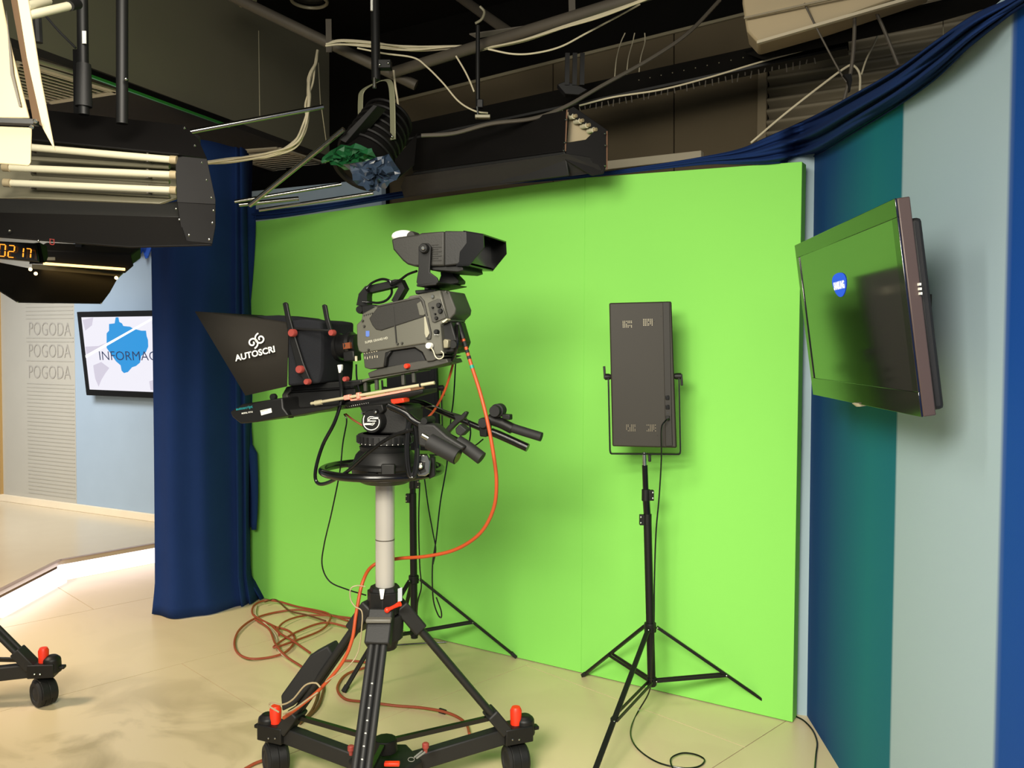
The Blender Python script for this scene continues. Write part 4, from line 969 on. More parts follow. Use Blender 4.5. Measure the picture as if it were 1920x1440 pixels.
# --- pale edge strip of the soffit and a track with its green reflection painted on
M_greenrefl = mat('green_reflection_metal', (60, 150, 62), 0.35, 0.3)  # green reflection on bare metal, put into the base colour
o = MB().tube([F(60, 112, 2.96), F(165, 143, 2.96)], 0.012, 8).build('ceiling_track', M_refl); tag(o, 'short pale metal rail along the low ceiling edge at upper left', 'rail')
tk_ = thing('ceiling_track', F(300, 190, 2.95), 'thin metal rail with painted green reflection along the soffit edge', 'rail')
MB().bar(F(165, 141, 2.96), F(430, 237, 2.96), 0.014, 0.014).build('rail', M_greenrefl, tk_); MB().bar(F(165, 134, 2.99), F(430, 229, 2.99), 0.012, 0.03).build('rail_lip', M_ceil, tk_)
# --- chrome rods
for a, c, y0, y1, r, lb in (((357, 247), (606, 200), 3.5, 3.7, .010, 'chrome rod hanging level left of the fresnel light'), ((468, 385), (645, 242), 3.9, 3.7, .011, 'chrome rod sloping up to the fresnel light'), ((448, 384), (560, 372), 4.6, 4.7, .012, 'bright chrome rod at the top left corner of the green screen'), ((486, 394), (700, 362), 4.7, 4.7, .010, 'chrome rod lying just above the swag of blue cloth'), ((440, 378), (640, 345), 4.8, 4.9, .010, 'thin chrome rod under the low ceiling behind the sloping rod')):
    o = MB().tube([D(*a, y0), D(*c, y1)], r, 12).build('chrome_rod', M_chrome); tag(o, lb, 'rod')
o = MB().prism([F(434, 374, 2.98), F(520, 357, 2.98), F(560, 366, 2.98), F(500, 378, 2.98)], (0, 0, 0.01)).build('reflector_sheet', mat('pale_blue_sheet', (150, 175, 195), 0.4)); tag(o, 'pale blue sheet on the low ceiling above the curtain top', 'sheet')
# hanging wires
def wire(p, label, r=0.002, m=None): return cable('hanging_wire', p, r, m or M_refl, label, 'wire', k=4)
wire([D(485, 58, 4.0), D(487, 216, 3.6)], 'thin vertical wire hanging from the soffit to the level chrome rod')
wire([D(597, 118, 4.0), D(601, 198, 3.7)], 'thin wire from cable bundle to the end of the level chrome rod')
wire([D(603, 203, 3.7), D(612, 268, 3.8)], 'thin wire from the level rod down to the sloping rod')
wire([D(1588*.4583+1040, -4, 3.6), D(1590*.4583+1040, 72, 3.6)], 'thin pale vertical wire above the blue swag at upper right')
# --- cream cable bundles
def bundle(base, n, spread, r, lab, y, grp):
    for i in range(n):
        pts = [D(u + random.uniform(-spread, spread)*k, v + random.uniform(-spread, spread)*k, yy + 0.01*i) for (u, v, yy, k) in base]
        o = cable('cream_cable', pts, r, M_wcable, lab, 'cable', grp)
bundle([(596, 95, 4.3, .3), (592, 118, 4.2, .3), (582, 150, 4.1, 1.5), (578, 190, 4.0, 1.5), (572, 235, 3.95, 1.2), (552, 270, 3.95, 1), (505, 290, 4.0, .8), (440, 300, 4.1, .8), (385, 304, 4.2, .6)], 6, 5, 0.0048, 'cream cable in the bundle hanging down left of the fresnel light', 4.0, 'cream cables hanging in a bundle')
bundle([(612, 84, 4.3, .4), (640, 80, 4.3, 1), (700, 84, 4.3, 1), (770, 90, 4.3, 1), (850, 88, 4.25, .8), (890, 86, 4.2, .5)], 5, 5, 0.0048, 'cream cable lying along the ceiling left of the short pole', 4.3, 'cream cables along the ceiling')
bundle([(905, 92, 4.15, .4), (980, 76, 4.0, .6), (1060, 52, 3.85, .8), (1130, 28, 3.7, .8), (1215, -4, 3.5, .8)], 4, 4, 0.0045, 'cream cable strapped along the long ceiling pipe', 4, 'cream cables on the long pipe')
def wc(pts, y, lab, r=0.0042): return cable('cream_cable', [D(u, v, y) for u, v in pts], r, M_wcable, lab)
wc([(670, 90), (720, 100), (775, 108), (800, 125), (830, 155), (860, 190), (890, 208), (915, 212)], 4.2, 'single cream cable sagging from the ceiling to the short pole clamp')
wc([(855, 105), (870, 130), (880, 150), (889, 172)], 4.15, 'short cream cable ending beside the short pole')
wc([(915, 92), (960, 101), (1000, 100), (1050, 88), (1100, 62), (1160, 30), (1200, 8)], 3.9, 'cream cable sagging in a curve under the long pipe')
wc([(1086, 198), (1150, 182), (1240, 168), (1330, 145), (1420, 118), (1500, 96), (1600, 70), (1640, 60), (1645, 68), (1625, 110), (1615, 140)], 4.0, 'pale cable stretched in front of the black lighting track')
wc([(1408, 268), (1470, 215), (1540, 160), (1585, 127), (1600, 123), (1612, 140), (1612, 176)], 3.7, 'pale cable peaking in front of the corrugated sheet', 0.005)
wc([(738, 132), (741, 160), (745, 185), (747, 202)], 4.2, 'pale strap hanging beside the fresnel yoke', 0.005)
for i, x in enumerate((1150, 1172, 1195)):
    wc([(x+22-i*4, 62), (x+14, 80), (x+6, 110), (x+2, 150)], 4.6, ('leftmost', 'middle', 'rightmost')[i]+' of three pale thin cables hanging on the brown wall', 0.003)
cable('black_cable', [D(u, v, 3.9) for u, v in ((790, 254), (850, 250), (920, 232), (1000, 222), (1060, 200), (1130, 160), (1220, 110), (1290, 62), (1350, 0))], 0.009, M_pipe, 'thick dark cable sweeping across above the long black softlight')
# --- poles
def vpole(u0, v0, u1, v1, y, r, label, extras=None):
    root = thing('hanging_pole', D(u1, v1, y), label, 'pole'); MB().tube([D(u0, v0, y), D(u1, v1, y)], r, 14).build('tube', M_black, root)
    return root
p1 = vpole(154, -20, 157, 215, 2.8, 0.017, 'black hanging pole with white tag, left of two above the tube light')
MB().box(D(158, 70, 2.78), 0.012, 0.004, 0.040).build('tag', M_white, p1); MB().lathe(D(157, 120, 2.8), D(157, 200, 2.8), [(0, .022), (1, .026)], 12).build('sleeve', M_blackmatte, p1)
p2 = vpole(229, -20, 229, 232, 2.75, 0.018, 'black hanging pole, right of two above the tube light'); MB().ball(D(236, 148, 2.72), 0.006).build('screw', M_steel, p2)
p3 = vpole(703, -20, 705, 150, 4.0, 0.021, 'black hanging pole carrying the fresnel light'); MB().tube([D(697, -10, 3.97), D(697, 20, 3.97)], 0.006, 8).build('cable_tail', M_white, p3)
MB().box(D(722, 122, 3.98), 0.06, 0.05, 0.04).build('pipe_clamp', M_black, p3, bevel=0.004); MB().ball(D(728, 118, 3.95), 0.007).build('clamp_bolt', M_steel, p3); MB().ball(D(712, 121, 3.95), 0.006).build('clamp_bolt', M_steel, p3)
p4 = vpole(896, 48, 896, 205, 4.0, 0.010, 'short black hanging pole with clamp above the long softlight')
MB().tube(smooth([D(u, v, 3.98) for u, v in ((891, 44), (903, 36), (908, 22), (900, 12))], 5), 0.006, 8).build('hook', M_refl, p4)
MB().tube([D(895, 200, 3.98), D(897, 222, 3.98)], 0.005, 8).build('bolt', M_steel, p4); MB().box(D(905, 219, 3.98), 0.07, 0.03, 0.015).build('clamp_plate', M_refl, p4, bevel=0.002); MB().box(D(900, 195, 4.0), 0.03, 0.03, 0.04).build('clamp_head', M_black, p4, bevel=0.004)
p5 = thing('pantograph_hanger', D(1080, 175, 4.2), 'black triple rod hanger in front of the brown wall', 'hanger')
for i in range(3): MB().bar(D(1064+14*i, 100, 4.2), D(1063+14*i, 160, 4.2), 0.022, 0.018, (0, 1, 0)).build('rod', M_black, p5)
MB().prism([D(u, v, 4.2) for u, v in ((1045, 158), (1060, 152), (1090, 162), (1102, 168), (1085, 178), (1060, 176))], (0, 0.06, 0)).build('bracket', M_black, p5, bevel=0.003)
# second near small pole at extreme left and diagonal strut
cable('black_cable', [D(66, -5, 2.5), D(70, 40, 2.5), (D(72, 80, 2.5))], 0.012, M_rubber, 'thick black cable at the upper left beside the cream barn door')
MB_ = cable('black_cable', [D(84, 28, 2.9), D(110, 58, 2.9), D(142, 90, 2.9)], 0.004, M_rubber, 'thin black stay slanting to the left hanging pole')
# lit tube pair behind at upper left
fx0 = thing('tube_light', D(90, 10, 2.3), 'pale fluorescent tubes glimpsed at the very top left', 'studio light')
MB().tube([D(48, 12, 2.3), D(90, 2, 2.5)], 0.012, 12).build('tube', M_tube, fx0); MB().tube([D(50, 30, 2.3), D(130, 11, 2.5)], 0.012, 12).build('tube', M_tube, fx0); MB().tube([D(130, 11, 2.49), D(146, 8, 2.55)], 0.014, 12).build('socket', M_black, fx0)

# --- fixture A: large unlit tube light at left
def plate(pts, t, name, m, root, bevel=0.0015): return MB().plate(pxd(pts), t).build(name, m, root, bevel=bevel)
fa = thing('tube_softlight', D(200, 400, 2.75), 'large black softlight with four unlit white tubes at left', 'studio light')
plate([(-60, 225, 2.9), (62, 205, 2.95), (345, 236, 2.95), (372, 262, 2.9), (388, 298, 2.85), (335, 290, 2.75), (60, 262, 2.75), (-60, 250, 2.75)], 0.006, 'top_barn_door', M_flap, fa)
plate([(-60, 375, 2.82), (-60, 255, 2.9), (55, 260, 2.9), (332, 284, 2.9), (332, 372, 2.82), (300, 383, 2.8), (45, 372, 2.8)], 0.01, 'reflector', M_refl, fa)
for i, (a, c) in enumerate((((-70, 262), (328, 284)), ((8, 272), (328, 300)), ((10, 314), (328, 328)), ((12, 343), (328, 357)))):
    if i == 0: continue
    t_ = MB().tube([D(*a, 2.76), D(*c, 2.76)], 0.0115, 16).build('tube', M_tube, fa)
    MB().tube([D(c[0]-8, c[1]-.5, 2.755), D(c[0]+4, c[1]+.3, 2.755)], 0.0135, 16).build('tube_cap', M_cream, t_)
    MB().tube([D(a[0]-4, a[1]-.5, 2.755), D(a[0]+8, a[1]+.3, 2.755)], 0.0135, 16).build('tube_cap', M_cream, t_)
    for uu in (62, 280):
        MB().bar(D(uu, a[1]+(c[1]-a[1])*(uu-a[0])/(c[0]-a[0])-7, 2.77), D(uu, a[1]+(c[1]-a[1])*(uu-a[0])/(c[0]-a[0])+9, 2.77), 0.006, 0.03, (0, 1, 0)).build('tube_clip', M_pipe, fa)
for dv in (0, 28, 54): MB().tube([D(60, 297+dv, 2.80), D(318, 313+dv, 2.80)], 0.008, 8).build('reflector_ridge', M_refl, fa)
plate([(328, 292, 2.76), (388, 298, 2.80), (404, 375, 2.78), (404, 384, 2.78), (332, 380, 2.72)], 0.005, 'side_barn_door', M_flap, fa)
plate([(332, 380, 2.72), (404, 384, 2.78), (404, 425, 2.75), (398, 458, 2.72), (345, 452, 2.68), (336, 410, 2.70)], 0.005, 'side_barn_door', M_flap, fa)
plate([(-60, 372, 2.8), (45, 374, 2.8), (300, 384, 2.8), (334, 378, 2.8), (336, 408, 2.72), (-60, 400, 2.72)], 0.005, 'lower_lip', M_blackmatte, fa)
plate([(-60, 398, 2.72), (336, 408, 2.72), (350, 452, 2.66), (398, 460, 2.66), (245, 464, 2.62), (-60, 440, 2.62)], 0.006, 'bottom_barn_door', M_flap, fa)
for u, v in ((346, 240), (365, 273), (378, 305), (387, 338), (396, 371), (400, 395), (398, 418), (392, 449), (354, 441), (336, 412), (330, 392), (18, 433), (72, 452)):
    MB().ball(D(u, v, 2.62 if v > 400 else 2.68), 0.004, 8).build('rivet', M_steel, fa)
lgr = MB()
lgr.tube(smooth([D(94, 449, 2.55), D(94, 457, 2.55), D(101, 458, 2.55), D(101, 450, 2.55)], 4), 0.0013, 6); lgr.bar(D(93, 448, 2.55), D(102, 449, 2.55), 0.002, 0.0016)
lgr.build('maker_mark', emis('red_mark', (225, 50, 30), 0.6), fa)
# housing behind the reflector
MB().prism([D(u, v, 2.92) for u, v in ((-60, 235), (60, 230), (350, 262), (350, 375), (-60, 370))], (0.0, 0.14, 0.05)).build('housing', M_blackmatte, fa, bevel=0.01)

# --- fixture B: close cream barn doors top left (lit)
fb = thing('barn_door_light', D(20, 150, 1.5), 'close bright cream barn doors of a lit softlight at the top left corner', 'studio light')
M_lit = mat('cream_lit_metal', (166, 148, 112), 0.45, var=0.03)
plate([(-140, -40, 1.5), (-4, -40, 1.5), (22, 90, 1.5), (56, 222, 1.5), (-140, 220, 1.5)], 0.004, 'inner_reflector', M_lit, fb)
plate([(14, -40, 1.47), (40, -40, 1.45), (62, 120, 1.47), (80, 238, 1.5), (62, 224, 1.5)], 0.003, 'gap_shade_strip', mat('shadow_brown_strip', (84, 64, 44), 0.6), fb)  # brown strip painted in for the shaded gap between the doors
plate([(26, -40, 1.42), (48, -40, 1.42), (78, 150, 1.44), (104, 284, 1.46), (80, 240, 1.46), (52, 110, 1.43)], 0.003, 'side_barn_door', M_cream, fb)
MB().bar(D(-140, 222, 1.46), D(68, 230, 1.46), 0.008, 0.018, (0, 1, 0)).build('hinge_bar', M_black, fb)
plate([(-140, 232, 1.46), (60, 240, 1.46), (58, 304, 1.42), (54, 311, 1.42), (-140, 296, 1.42)], 0.003, 'bottom_barn_door', M_cream, fb)
for u, v in ((66, 227), (59, 238)): MB().ball(D(u, v, 1.44), 0.004, 8).build('hinge_screw', M_steel, fb)
o = area('barn_door_lamp', D(-300, 120, 1.1), D(30, 150, 1.5), 0.25, 0.25, 0.5, (1.0, 0.9, 0.68)); o.parent = fb; o.matrix_parent_inverse = Matrix.Translation(-fb.location)
MB().plate([D(12, 20, 1.495), D(26, 140, 1.495), D(40, 200, 1.495), D(36, 200, 1.495), D(20, 140, 1.495)], 0.002).build('wire', M_pipe, fb)

# --- fixture C: small lit light lower left with hexagonal barn door
fc = thing('small_softlight', D(130, 520, 4.0), 'small black softlight with one glowing strip above the left set', 'studio light')
plate([(60, 470, 3.95), (246, 478, 4.0), (250, 498, 4.0), (234, 512, 4.0), (80, 494, 3.95)], 0.01, 'upper_barn_door', M_flap, fc)
MB().tube([D(82, 494, 3.93), D(234, 505, 3.97)], 0.006, 12).build('lit_tube', emis('warm_tube', (255, 205, 120), 3.5), fc)
plate([(60, 496, 4.0), (236, 507, 4.05), (222, 521, 4.0), (60, 510, 3.95)], 0.006, 'reflector', M_refl, fc)
plate([(-40, 485, 3.7), (58, 505, 3.9), (222, 519, 4.0), (206, 548, 3.85), (190, 569, 3.75), (33, 567, 3.6), (-10, 540, 3.55)], 0.006, 'lower_barn_door', M_flap, fc)
for u, v in ((57, 505), (67, 513), (218, 521)): MB().ball(D(u, v, 3.7), 0.008, 10).build('lamp_end', emis('warm_spot', (255, 225, 170), 2.5), fc)
MB().box(D(96, 485, 3.9), 0.035, 0.004, 0.014).build('label', M_vent, fc)
for u, v in ((33, 566), (190, 568)): MB().ball(D(u, v, 3.58), 0.004, 8).build('rivet', M_chrome, fc)
MB().prism([D(u, v, 4.02) for u, v in ((60, 468), (245, 476), (245, 500), (60, 496))], (0, 0.12, 0.05)).build('housing', M_blackmatte, fc, bevel=0.01)
MB().bar(D(150, 472, 4.1), V((D(150, 472, 4.1).x, D(150, 472, 4.1).y, 2.99)), 0.03, 0.03).build('hanger', M_black, fc)

# --- digital clock
ck = thing('digital_clock', D(30, 475, 2.9), 'black digital clock showing amber digits under the big tube softlight', 'clock')
plate([(-90, 448, 2.85), (70, 457, 2.9), (76, 492, 2.9), (-90, 478, 2.85)], 0.03, 'case', M_gloss, ck, 0.004)
plate([(66, 455, 2.9), (80, 462, 2.98), (82, 485, 2.98), (76, 494, 2.9), (66, 492, 2.9)], 0.03, 'end_cap', M_flap, ck, 0.004)
M_dig = emis('amber_digit', (255, 150, 40), 2.0)
def digit(u, v, ch, h=22, w=11, y=2.86):
    seg = {'0': 'abcdef', '1': 'bc', '2': 'abged', '7': 'abc', ':': ''}[ch]
    sl_ = -0.06
    pt = {'tl': (u+1.5, v), 'tr': (u+w+1.5, v+.8), 'ml': (u+.6, v+h/2), 'mr': (u+w+.6, v+h/2+.8), 'bl': (u, v+h), 'br': (u+w, v+h+.8)}
    S = {'a': ('tl', 'tr'), 'b': ('tr', 'mr'), 'c': ('mr', 'br'), 'd': ('bl', 'br'), 'e': ('ml', 'bl'), 'f': ('tl', 'ml'), 'g': ('ml', 'mr')}
    mb = MB()
    for s in seg:
        a, c = S[s]; A = V((*pt[a], 0)); C_ = V((*pt[c], 0)); a2 = A.lerp(C_, .1); c2 = A.lerp(C_, .9)
        mb.bar(D(a2.x, a2.y, y), D(c2.x, c2.y, y), 0.0028, 0.0028)
    mb.build('digit', M_dig, ck)
digit(-2, 458, '0'); digit(15, 460, '2'); digit(32, 464, '1', 18, 11); digit(48, 466, '7', 17, 9)

# --- fixture D: long black softlight above the screen, seen from the side
fd_ = thing('long_softlight', D(950, 300, 4.0), 'long black tube softlight hanging above the top of the green screen', 'studio light')
YD0, YD1 = 4.35, 3.75
plate([(770, 262, YD0), (900, 240, 4.2), (1060, 208, YD1+.05), (1066, 222, YD1), (1062, 270, YD1), (1056, 284, YD1), (775, 322, YD0)], 0.01, 'side_panel', M_flap, fd_)
MB().prism([D(775, 322, YD0), D(1056, 284, YD1), D(1060, 275, YD1), D(1068, 330, YD1+.02), D(760, 366, YD0)], (0, 0.15, 0.05)).build('housing', M_blackmatte, fd_, bevel=0.006)
plate([(760, 330, YD0-.1), (1060, 288, YD1-.04), (1138, 300, YD1+.02), (1130, 322, YD1), (758, 370, YD0-.1), (752, 350, YD0-.1)], 0.008, 'lower_barn_door', M_blackmatte, fd_)
plate([(1066, 205, YD1), (1075, 200, YD1), (1140, 245, YD1+.02), (1140, 300, YD1+.02), (1132, 326, YD1), (1110, 330, YD1), (1060, 300, YD1), (1062, 268, YD1), (1098, 262, YD1), (1115, 245, YD1), (1066, 214, YD1)], 0.006, 'end_panel', M_flap, fd_)
plate([(1064, 210, YD1+.06), (1082, 214, YD1+.06), (1118, 245, YD1+.06), (1100, 262, YD1+.06), (1062, 268, YD1+.06)], 0.004, 'reflector', M_cream, fd_)
for i in range(4):
    c = (1076+12.5*i, 218+8.5*i); 
    MB().tube([D(c[0]-10, c[1]+2, YD1+.045), D(*c, YD1+.0)], 0.0115, 14).build('tube', M_tube, fd_)
    MB().tube([D(*c, YD1+.0), D(c[0]+5, c[1]-1, YD1-.01)], 0.008, 12).build('tube_cap', M_cream, fd_)
for u, v in ((1061, 224), (1059, 267), (1134, 250), (1135, 272), (1134, 310), (1057, 282)): MB().ball(D(u, v, YD1-.02), 0.005, 8).build('rivet', M_steel, fd_)
for u, v in ((1058, 240),): MB().bar(D(1063, 206, YD1-.01), D(1060, 284, YD1-.01), 0.006, 0.004, (0, 1, 0)).build('edge_hinge', M_brown, fd_)
MB().bar(D(1138, 246, YD1), D(1138, 318, YD1), 0.006, 0.004, (0, 1, 0)).build('edge_hinge', M_brown, fd_)

# --- black perforated track on the back wall
tr_ = thing('lighting_track', D(1250, 230, 4.4), 'long black perforated track with dangling hooks across the brown wall', 'track')
a, c = D(700, 262, 5.1), D(1590, 72, 3.97)
MB().bar(a, c, 0.03, 0.10).build('track_body', M_ceil, tr_)
MB().bar(a-V((0, 0, 0.055)), c-V((0, 0, 0.055)), 0.10, 0.012).build('track_flange', M_blackmatte, tr_)
hm = MB(); 
for i in range(46):
    t = 0.40+0.55*i/46; p = a.lerp(c, t) + V((0, -0.05, -0.07)); h_ = random.uniform(0.015, 0.04)
    hm.bar(p, p-V((random.uniform(-.006, .006), 0, h_)), 0.005, 0.003, (0, 1, 0))
tag(hm.build('hook', M_pipe, tr_), kind='stuff')
hl = MB()
for i in range(18): p = a.lerp(c, 0.62+0.022*i) + V((0, -0.018, 0.01)); hl.ball(p, 0.0035, 6)
hl.build('hole', M_refl, tr_)
# dark overhead beam and the cream duct at upper right
dk = thing('air_duct', D(1460, 40, 3.4), 'cream metal air duct casing at the top right of the ceiling', 'duct')
MB().prism([D(1392, -30, 3.7), D(1392, 6, 3.7), D(1400, 58, 3.68), D(1420, 80, 3.66), D(1550, 42, 3.5), D(1760, -30, 3.2)], (0.08, 0.25, 0.03)).build('casing', mat('duct_cream', (176, 160, 128), 0.6, var=0.05), dk, bevel=0.01)
MB().bar(D(1421, 80, 3.65), D(1760, -18, 3.2), 0.02, 0.012).build('seam_lip', M_vent, dk)
MB().bar(D(1396, 34, 3.66), D(1640, -20, 3.3), 0.01, 0.008).build('seam_lip', M_corr, dk)
o = MB().prism([D(1400, 100, 3.95), D(1700, 20, 3.6), D(1920, -30, 3.3), D(1920, -5, 3.3), D(1745, 46, 3.55), D(1430, 112, 3.95)], (0.02, 0.12, 0.05)).build('dark_beam', M_ceil); tag(o, 'black ceiling beam between the cream duct and the corrugated sheet', 'beam')
# stays, wires at upper right
for pts, r, lb in (([(1601, -6), (1602, 60), (1596, 130), (1582, 190)], 0.008, 'dark flat stay hanging before the corrugated sheet'), ([(1628, -6), (1655, 50), (1684, 122)], 0.007, 'dark slanting stay right of the hanging stay'), ([(1508, 6), (1540, 70), (1575, 135), (1592, 160)], 0.004, 'thin dark wire slanting down to the hanging stay')):
    o = cable('stay', [D(u, v, 3.5) for u, v in pts], r, M_pipe, lb, 'stay', k=4)
o = MB().prism([D(u, v, 3.48) for u, v in ((1582, 140), (1596, 138), (1598, 150), (1594, 172), (1590, 150))], (0, 0.02, 0)).build('spring_clip', M_black); tag(o, 'small black spring clip hanging under the pale peaked cable', 'clip')

# --- fresnel light with yoke and gels
fr_ = thing('fresnel_light', D(700, 250, 3.9), 'black ribbed fresnel light in a pale yoke with coloured gels', 'studio light')
# yoke: flat strip bent to a U
def strip(pts, w, t, wd, name, m, root):
    P = pts; rows = []
    for i, p in enumerate(P):
        tt = (P[min(i+1, len(P)-1)]-P[max(i-1, 0)]).normalized(); nn = wd.cross(tt).normalized()
        rows.append([p+nn*t+wd*w, p+nn*t-wd*w, p-nn*t-wd*w, p-nn*t+wd*w])
    mb = MB().grid(rows, closed=True); n_ = len(mb.v); mb.f += [(0, 1, 2, 3), (n_-1, n_-2, n_-3, n_-4)]; return mb.build(name, m, root, bevel=0.001)
M_yoke = mat('pale_green_steel', (160, 160, 130), 0.4, 0.5)
yk = smooth([D(676, 225, 4.0), D(676, 190, 4.0), D(679, 172, 4.0), D(695, 160, 3.98), D(722, 150, 3.92), D(733, 160, 3.86), D(736, 200, 3.85), D(737, 262, 3.85)], 5)
strip(yk, 0.016, 0.002, V((0.8, -0.6, 0)).normalized(), 'yoke', M_yoke, fr_)
MB().lathe(D(702, 165, 3.95), D(702, 146, 3.95), [(0, .009), (1, .007)], 12).build('spigot', M_steel, fr_)
MB().ball(D(735, 256, 3.83), 0.006, 10).build('yoke_bolt', M_steel, fr_)
ba, bb = D(735, 212, 4.05), D(672, 318, 3.85)
MB().lathe(ba, bb, [(0, 0.06), (0.1, 0.10), (0.35, 0.115), (0.9, 0.125), (1.0, 0.13), (1.0, 0.11), (0.97, 0.1)], 36).build('lamp_housing', M_flap, fr_)
ax_ = (bb-ba).normalized(); n1 = V((0, 0, 1)).cross(ax_).normalized(); n2 = ax_.cross(n1)
for i in range(7):
    c = ba.lerp(bb, 0.12+0.11*i); r = 0.113+0.003*i
    MB().tube([c+(n1*math.cos(a)+n2*math.sin(a))*r for a in [k*2*math.pi/32 for k in range(32)]], 0.008, 6, closed=True).build('cooling_fin', M_flap, fr_)
MB().prism([D(u, v, 3.75) for u, v in ((636, 262), (700, 196), (708, 198), (648, 268))], (0.03, 0.06, 0)).build('barn_door_arm', M_flap, fr_, bevel=0.002)
MB().plate([D(740, 300, 3.8), D(782, 250, 3.95), D(776, 310, 3.85), D(742, 338, 3.75)], 0.005).build('barn_door', M_flap, fr_)
def gel(poly, y, name, m, label, seed):
    random.seed(seed); us = [p[0] for p in poly]; vs = [p[1] for p in poly]; cx = sum(us)/len(us); cy = sum(vs)/len(vs)
    ring = smooth([V((u, v, 0)) for u, v in poly + [poly[0]]], 4)[:-1]; rows = []
    for k in range(6):
        f = 1-k/5.2; rows.append([D(cx+(p.x-cx)*f+random.uniform(-4, 4), cy+(p.y-cy)*f+random.uniform(-4, 4), y + random.uniform(-.03, .03)) for p in ring])
    o = MB().grid(rows, closed=True).build(name, m, angle=25); tag(o, label, 'gel sheet'); return o
M_gg = mat('green_gel', (24, 84, 44), 0.35, var=0.2, spec=0.8); M_gb = mat('clear_blue_gel', (52, 66, 84), 0.2, var=0.4, scale=18, spec=1.0)
gel([(598, 300), (640, 272), (690, 275), (700, 300), (665, 318), (630, 310)], 3.72, 'green_gel', M_gg, 'crumpled green gel sheet hanging on the fresnel light', 2)
gel([(645, 308), (700, 296), (730, 292), (748, 328), (725, 348), (700, 358), (672, 345)], 3.68, 'blue_gel', M_gb, 'crumpled bluish clear gel sheet under the fresnel light', 3)

# ================================================================== CABLES
M_bl = M_gloss
def RGp(pts, d): return [RG(u, v, d) for u, v in pts]
# main orange camera cable
pts = [RG(858, 606, .0), RG(870, 640, .0), RG(884, 685, .0), RG(900, 735, .02), RG(914, 790, .03), RG(925, 850, .03), RG(931, 905, .02), RG(925, 955, .0), RG(900, 1000, -.02), RG(855, 1030, -.06), RG(800, 1043, -.08), RG(742, 1048, -.10), RG(700, 1060, -.07), RG(680, 1092, 0), RG(668, 1150, .04), RG(660, 1200, .06), RG(640, 1245, .08), RG(600, 1292, .1), RG(560, 1326, .12), RG(532, 1346, .10)]
mc = thing('camera_cable', pts[0], 'bright orange cable curving from the camera back down around the pedestal', 'cable')
MB().tube(smooth(pts, 8), 0.0062, 12).build('cable', M_orange, mc)
SP = smooth(pts, 8)
for i, (a, c) in enumerate(((8, 10), (11, 12), (13, 14))): MB().tube(SP[a:c+1], 0.0068, 12).build('black_tape', M_rubber, mc)
MB().tube(SP[16:18], 0.0069, 12).build('teal_tape', M_teal, mc)
MB().tube(SP[0:8], [0.013]*4+[0.011]*4, 14).build('strain_relief', M_black, mc)
cable('orange_cable', [RG(856, 640, -.06), RG(850, 680, -.08), RG(835, 730, -.1), RG(815, 768, -.12), RG(800, 785, -.12)], 0.0042, M_orange, 'thinner orange cable dropping behind the camera body')
cable('orange_cable', [RG(648, 776, -.02), RG(662, 787, -.02), RG(680, 798, -.02)], 0.0035, M_rust, 'short orange cable left of the pan head emblem')
# black cables
cable('black_cable', [RG(637, 700, .08), RG(640, 745, .1), RG(628, 790, .12), RG(605, 835, .13), RG(592, 880, .14), RG(594, 904, .14), RG(612, 906, .16), RG(650, 885, .2), RG(695, 845, .2), RG(735, 818, .18), RG(775, 805, .16)], 0.0062, M_bl, 'thick black cable looping from the prompter under the steering ring')
cable('black_cable', [RG(645, 776, .0), RG(650, 790, .0), RG(643, 830, .0), RG(637, 885, .0), RG(622, 960, .0), RG(608, 1020, .0), RG(604, 1060, .0), RG(618, 1090, .0), RG(650, 1105, .0), RG(686, 1116, .02)], 0.0026, M_bl, 'thin black cable hanging left of the silver column to the collar')
cable('black_cable', [D(u, v, 3.3) for u, v in ((856, 640), (851, 740), (845, 790), (838, 870), (826, 940), (818, 1010), (811, 1060), (812, 1120), (820, 1150), (827, 1158), (827, 1145), (818, 1120))], 0.0028, M_bl, 'thin black cable hanging in a long loop right of the second stand')
cable('black_cable', [D(u, v, 3.35) for u, v in ((796, 898), (803, 950), (812, 1000), (817, 1030), (812, 1058))], 0.0026, M_bl, 'thin black cable joining the long hanging loop')
cable('black_cable', [D(u, v, 4.15) for u, v in ((787, 905), (785, 980), (787, 1060), (790, 1100), (783, 1130), (780, 1180))], 0.0035, M_bl, 'thin black power lead beside the second stand pole')
cable('black_cable', [RG(640, 690, .06), RG(642, 730, .07), RG(645, 760, .06)], 0.003, M_bl, 'thin black lead at the lens connector')
cable('black_cable', [RG(668, 683, .05), RG(669, 710, .05), RG(675, 740, .05)], 0.003, M_bl, 'thin black lead under the lens plug')
cable('black_cable', [RG(*k6(870, 320), .0), RG(*k6(960, 310), .0), RG(*k6(1060, 350), -.02), RG(*k6(1180, 390), -.05), RG(*k6(1220, 470), -.06), RG(*k6(1210, 570), -.05), RG(*k6(1180, 595), -.02), RG(*k6(1250, 590), -.1), RG(*k6(1310, 545), -.16)], 0.0026, M_bl, 'thin black lead looping between the two pan bars')
cable('black_cable', [RG(858, 610, .02), RG(858, 640, .05), RG(853, 665, .04), RG(845, 680, .02)], 0.005, M_bl, 'short black lead at the camera rear connector')
cable('white_wire', [RG(*k7(820, 185), .07), RG(*k7(770, 180), .09), RG(*k7(735, 200), .1), RG(*k7(735, 260), .1), RG(*k7(760, 300), .1), RG(*k7(800, 330), .1), RG(*k7(800, 420), .1), RG(*k7(780, 560), .1), RG(*k7(730, 640), .12), RG(*k7(650, 700), .13), RG(*k7(590, 740), .13)], 0.0022, M_cream, 'thin cream wire winding down beside the orange cable on the pedestal')
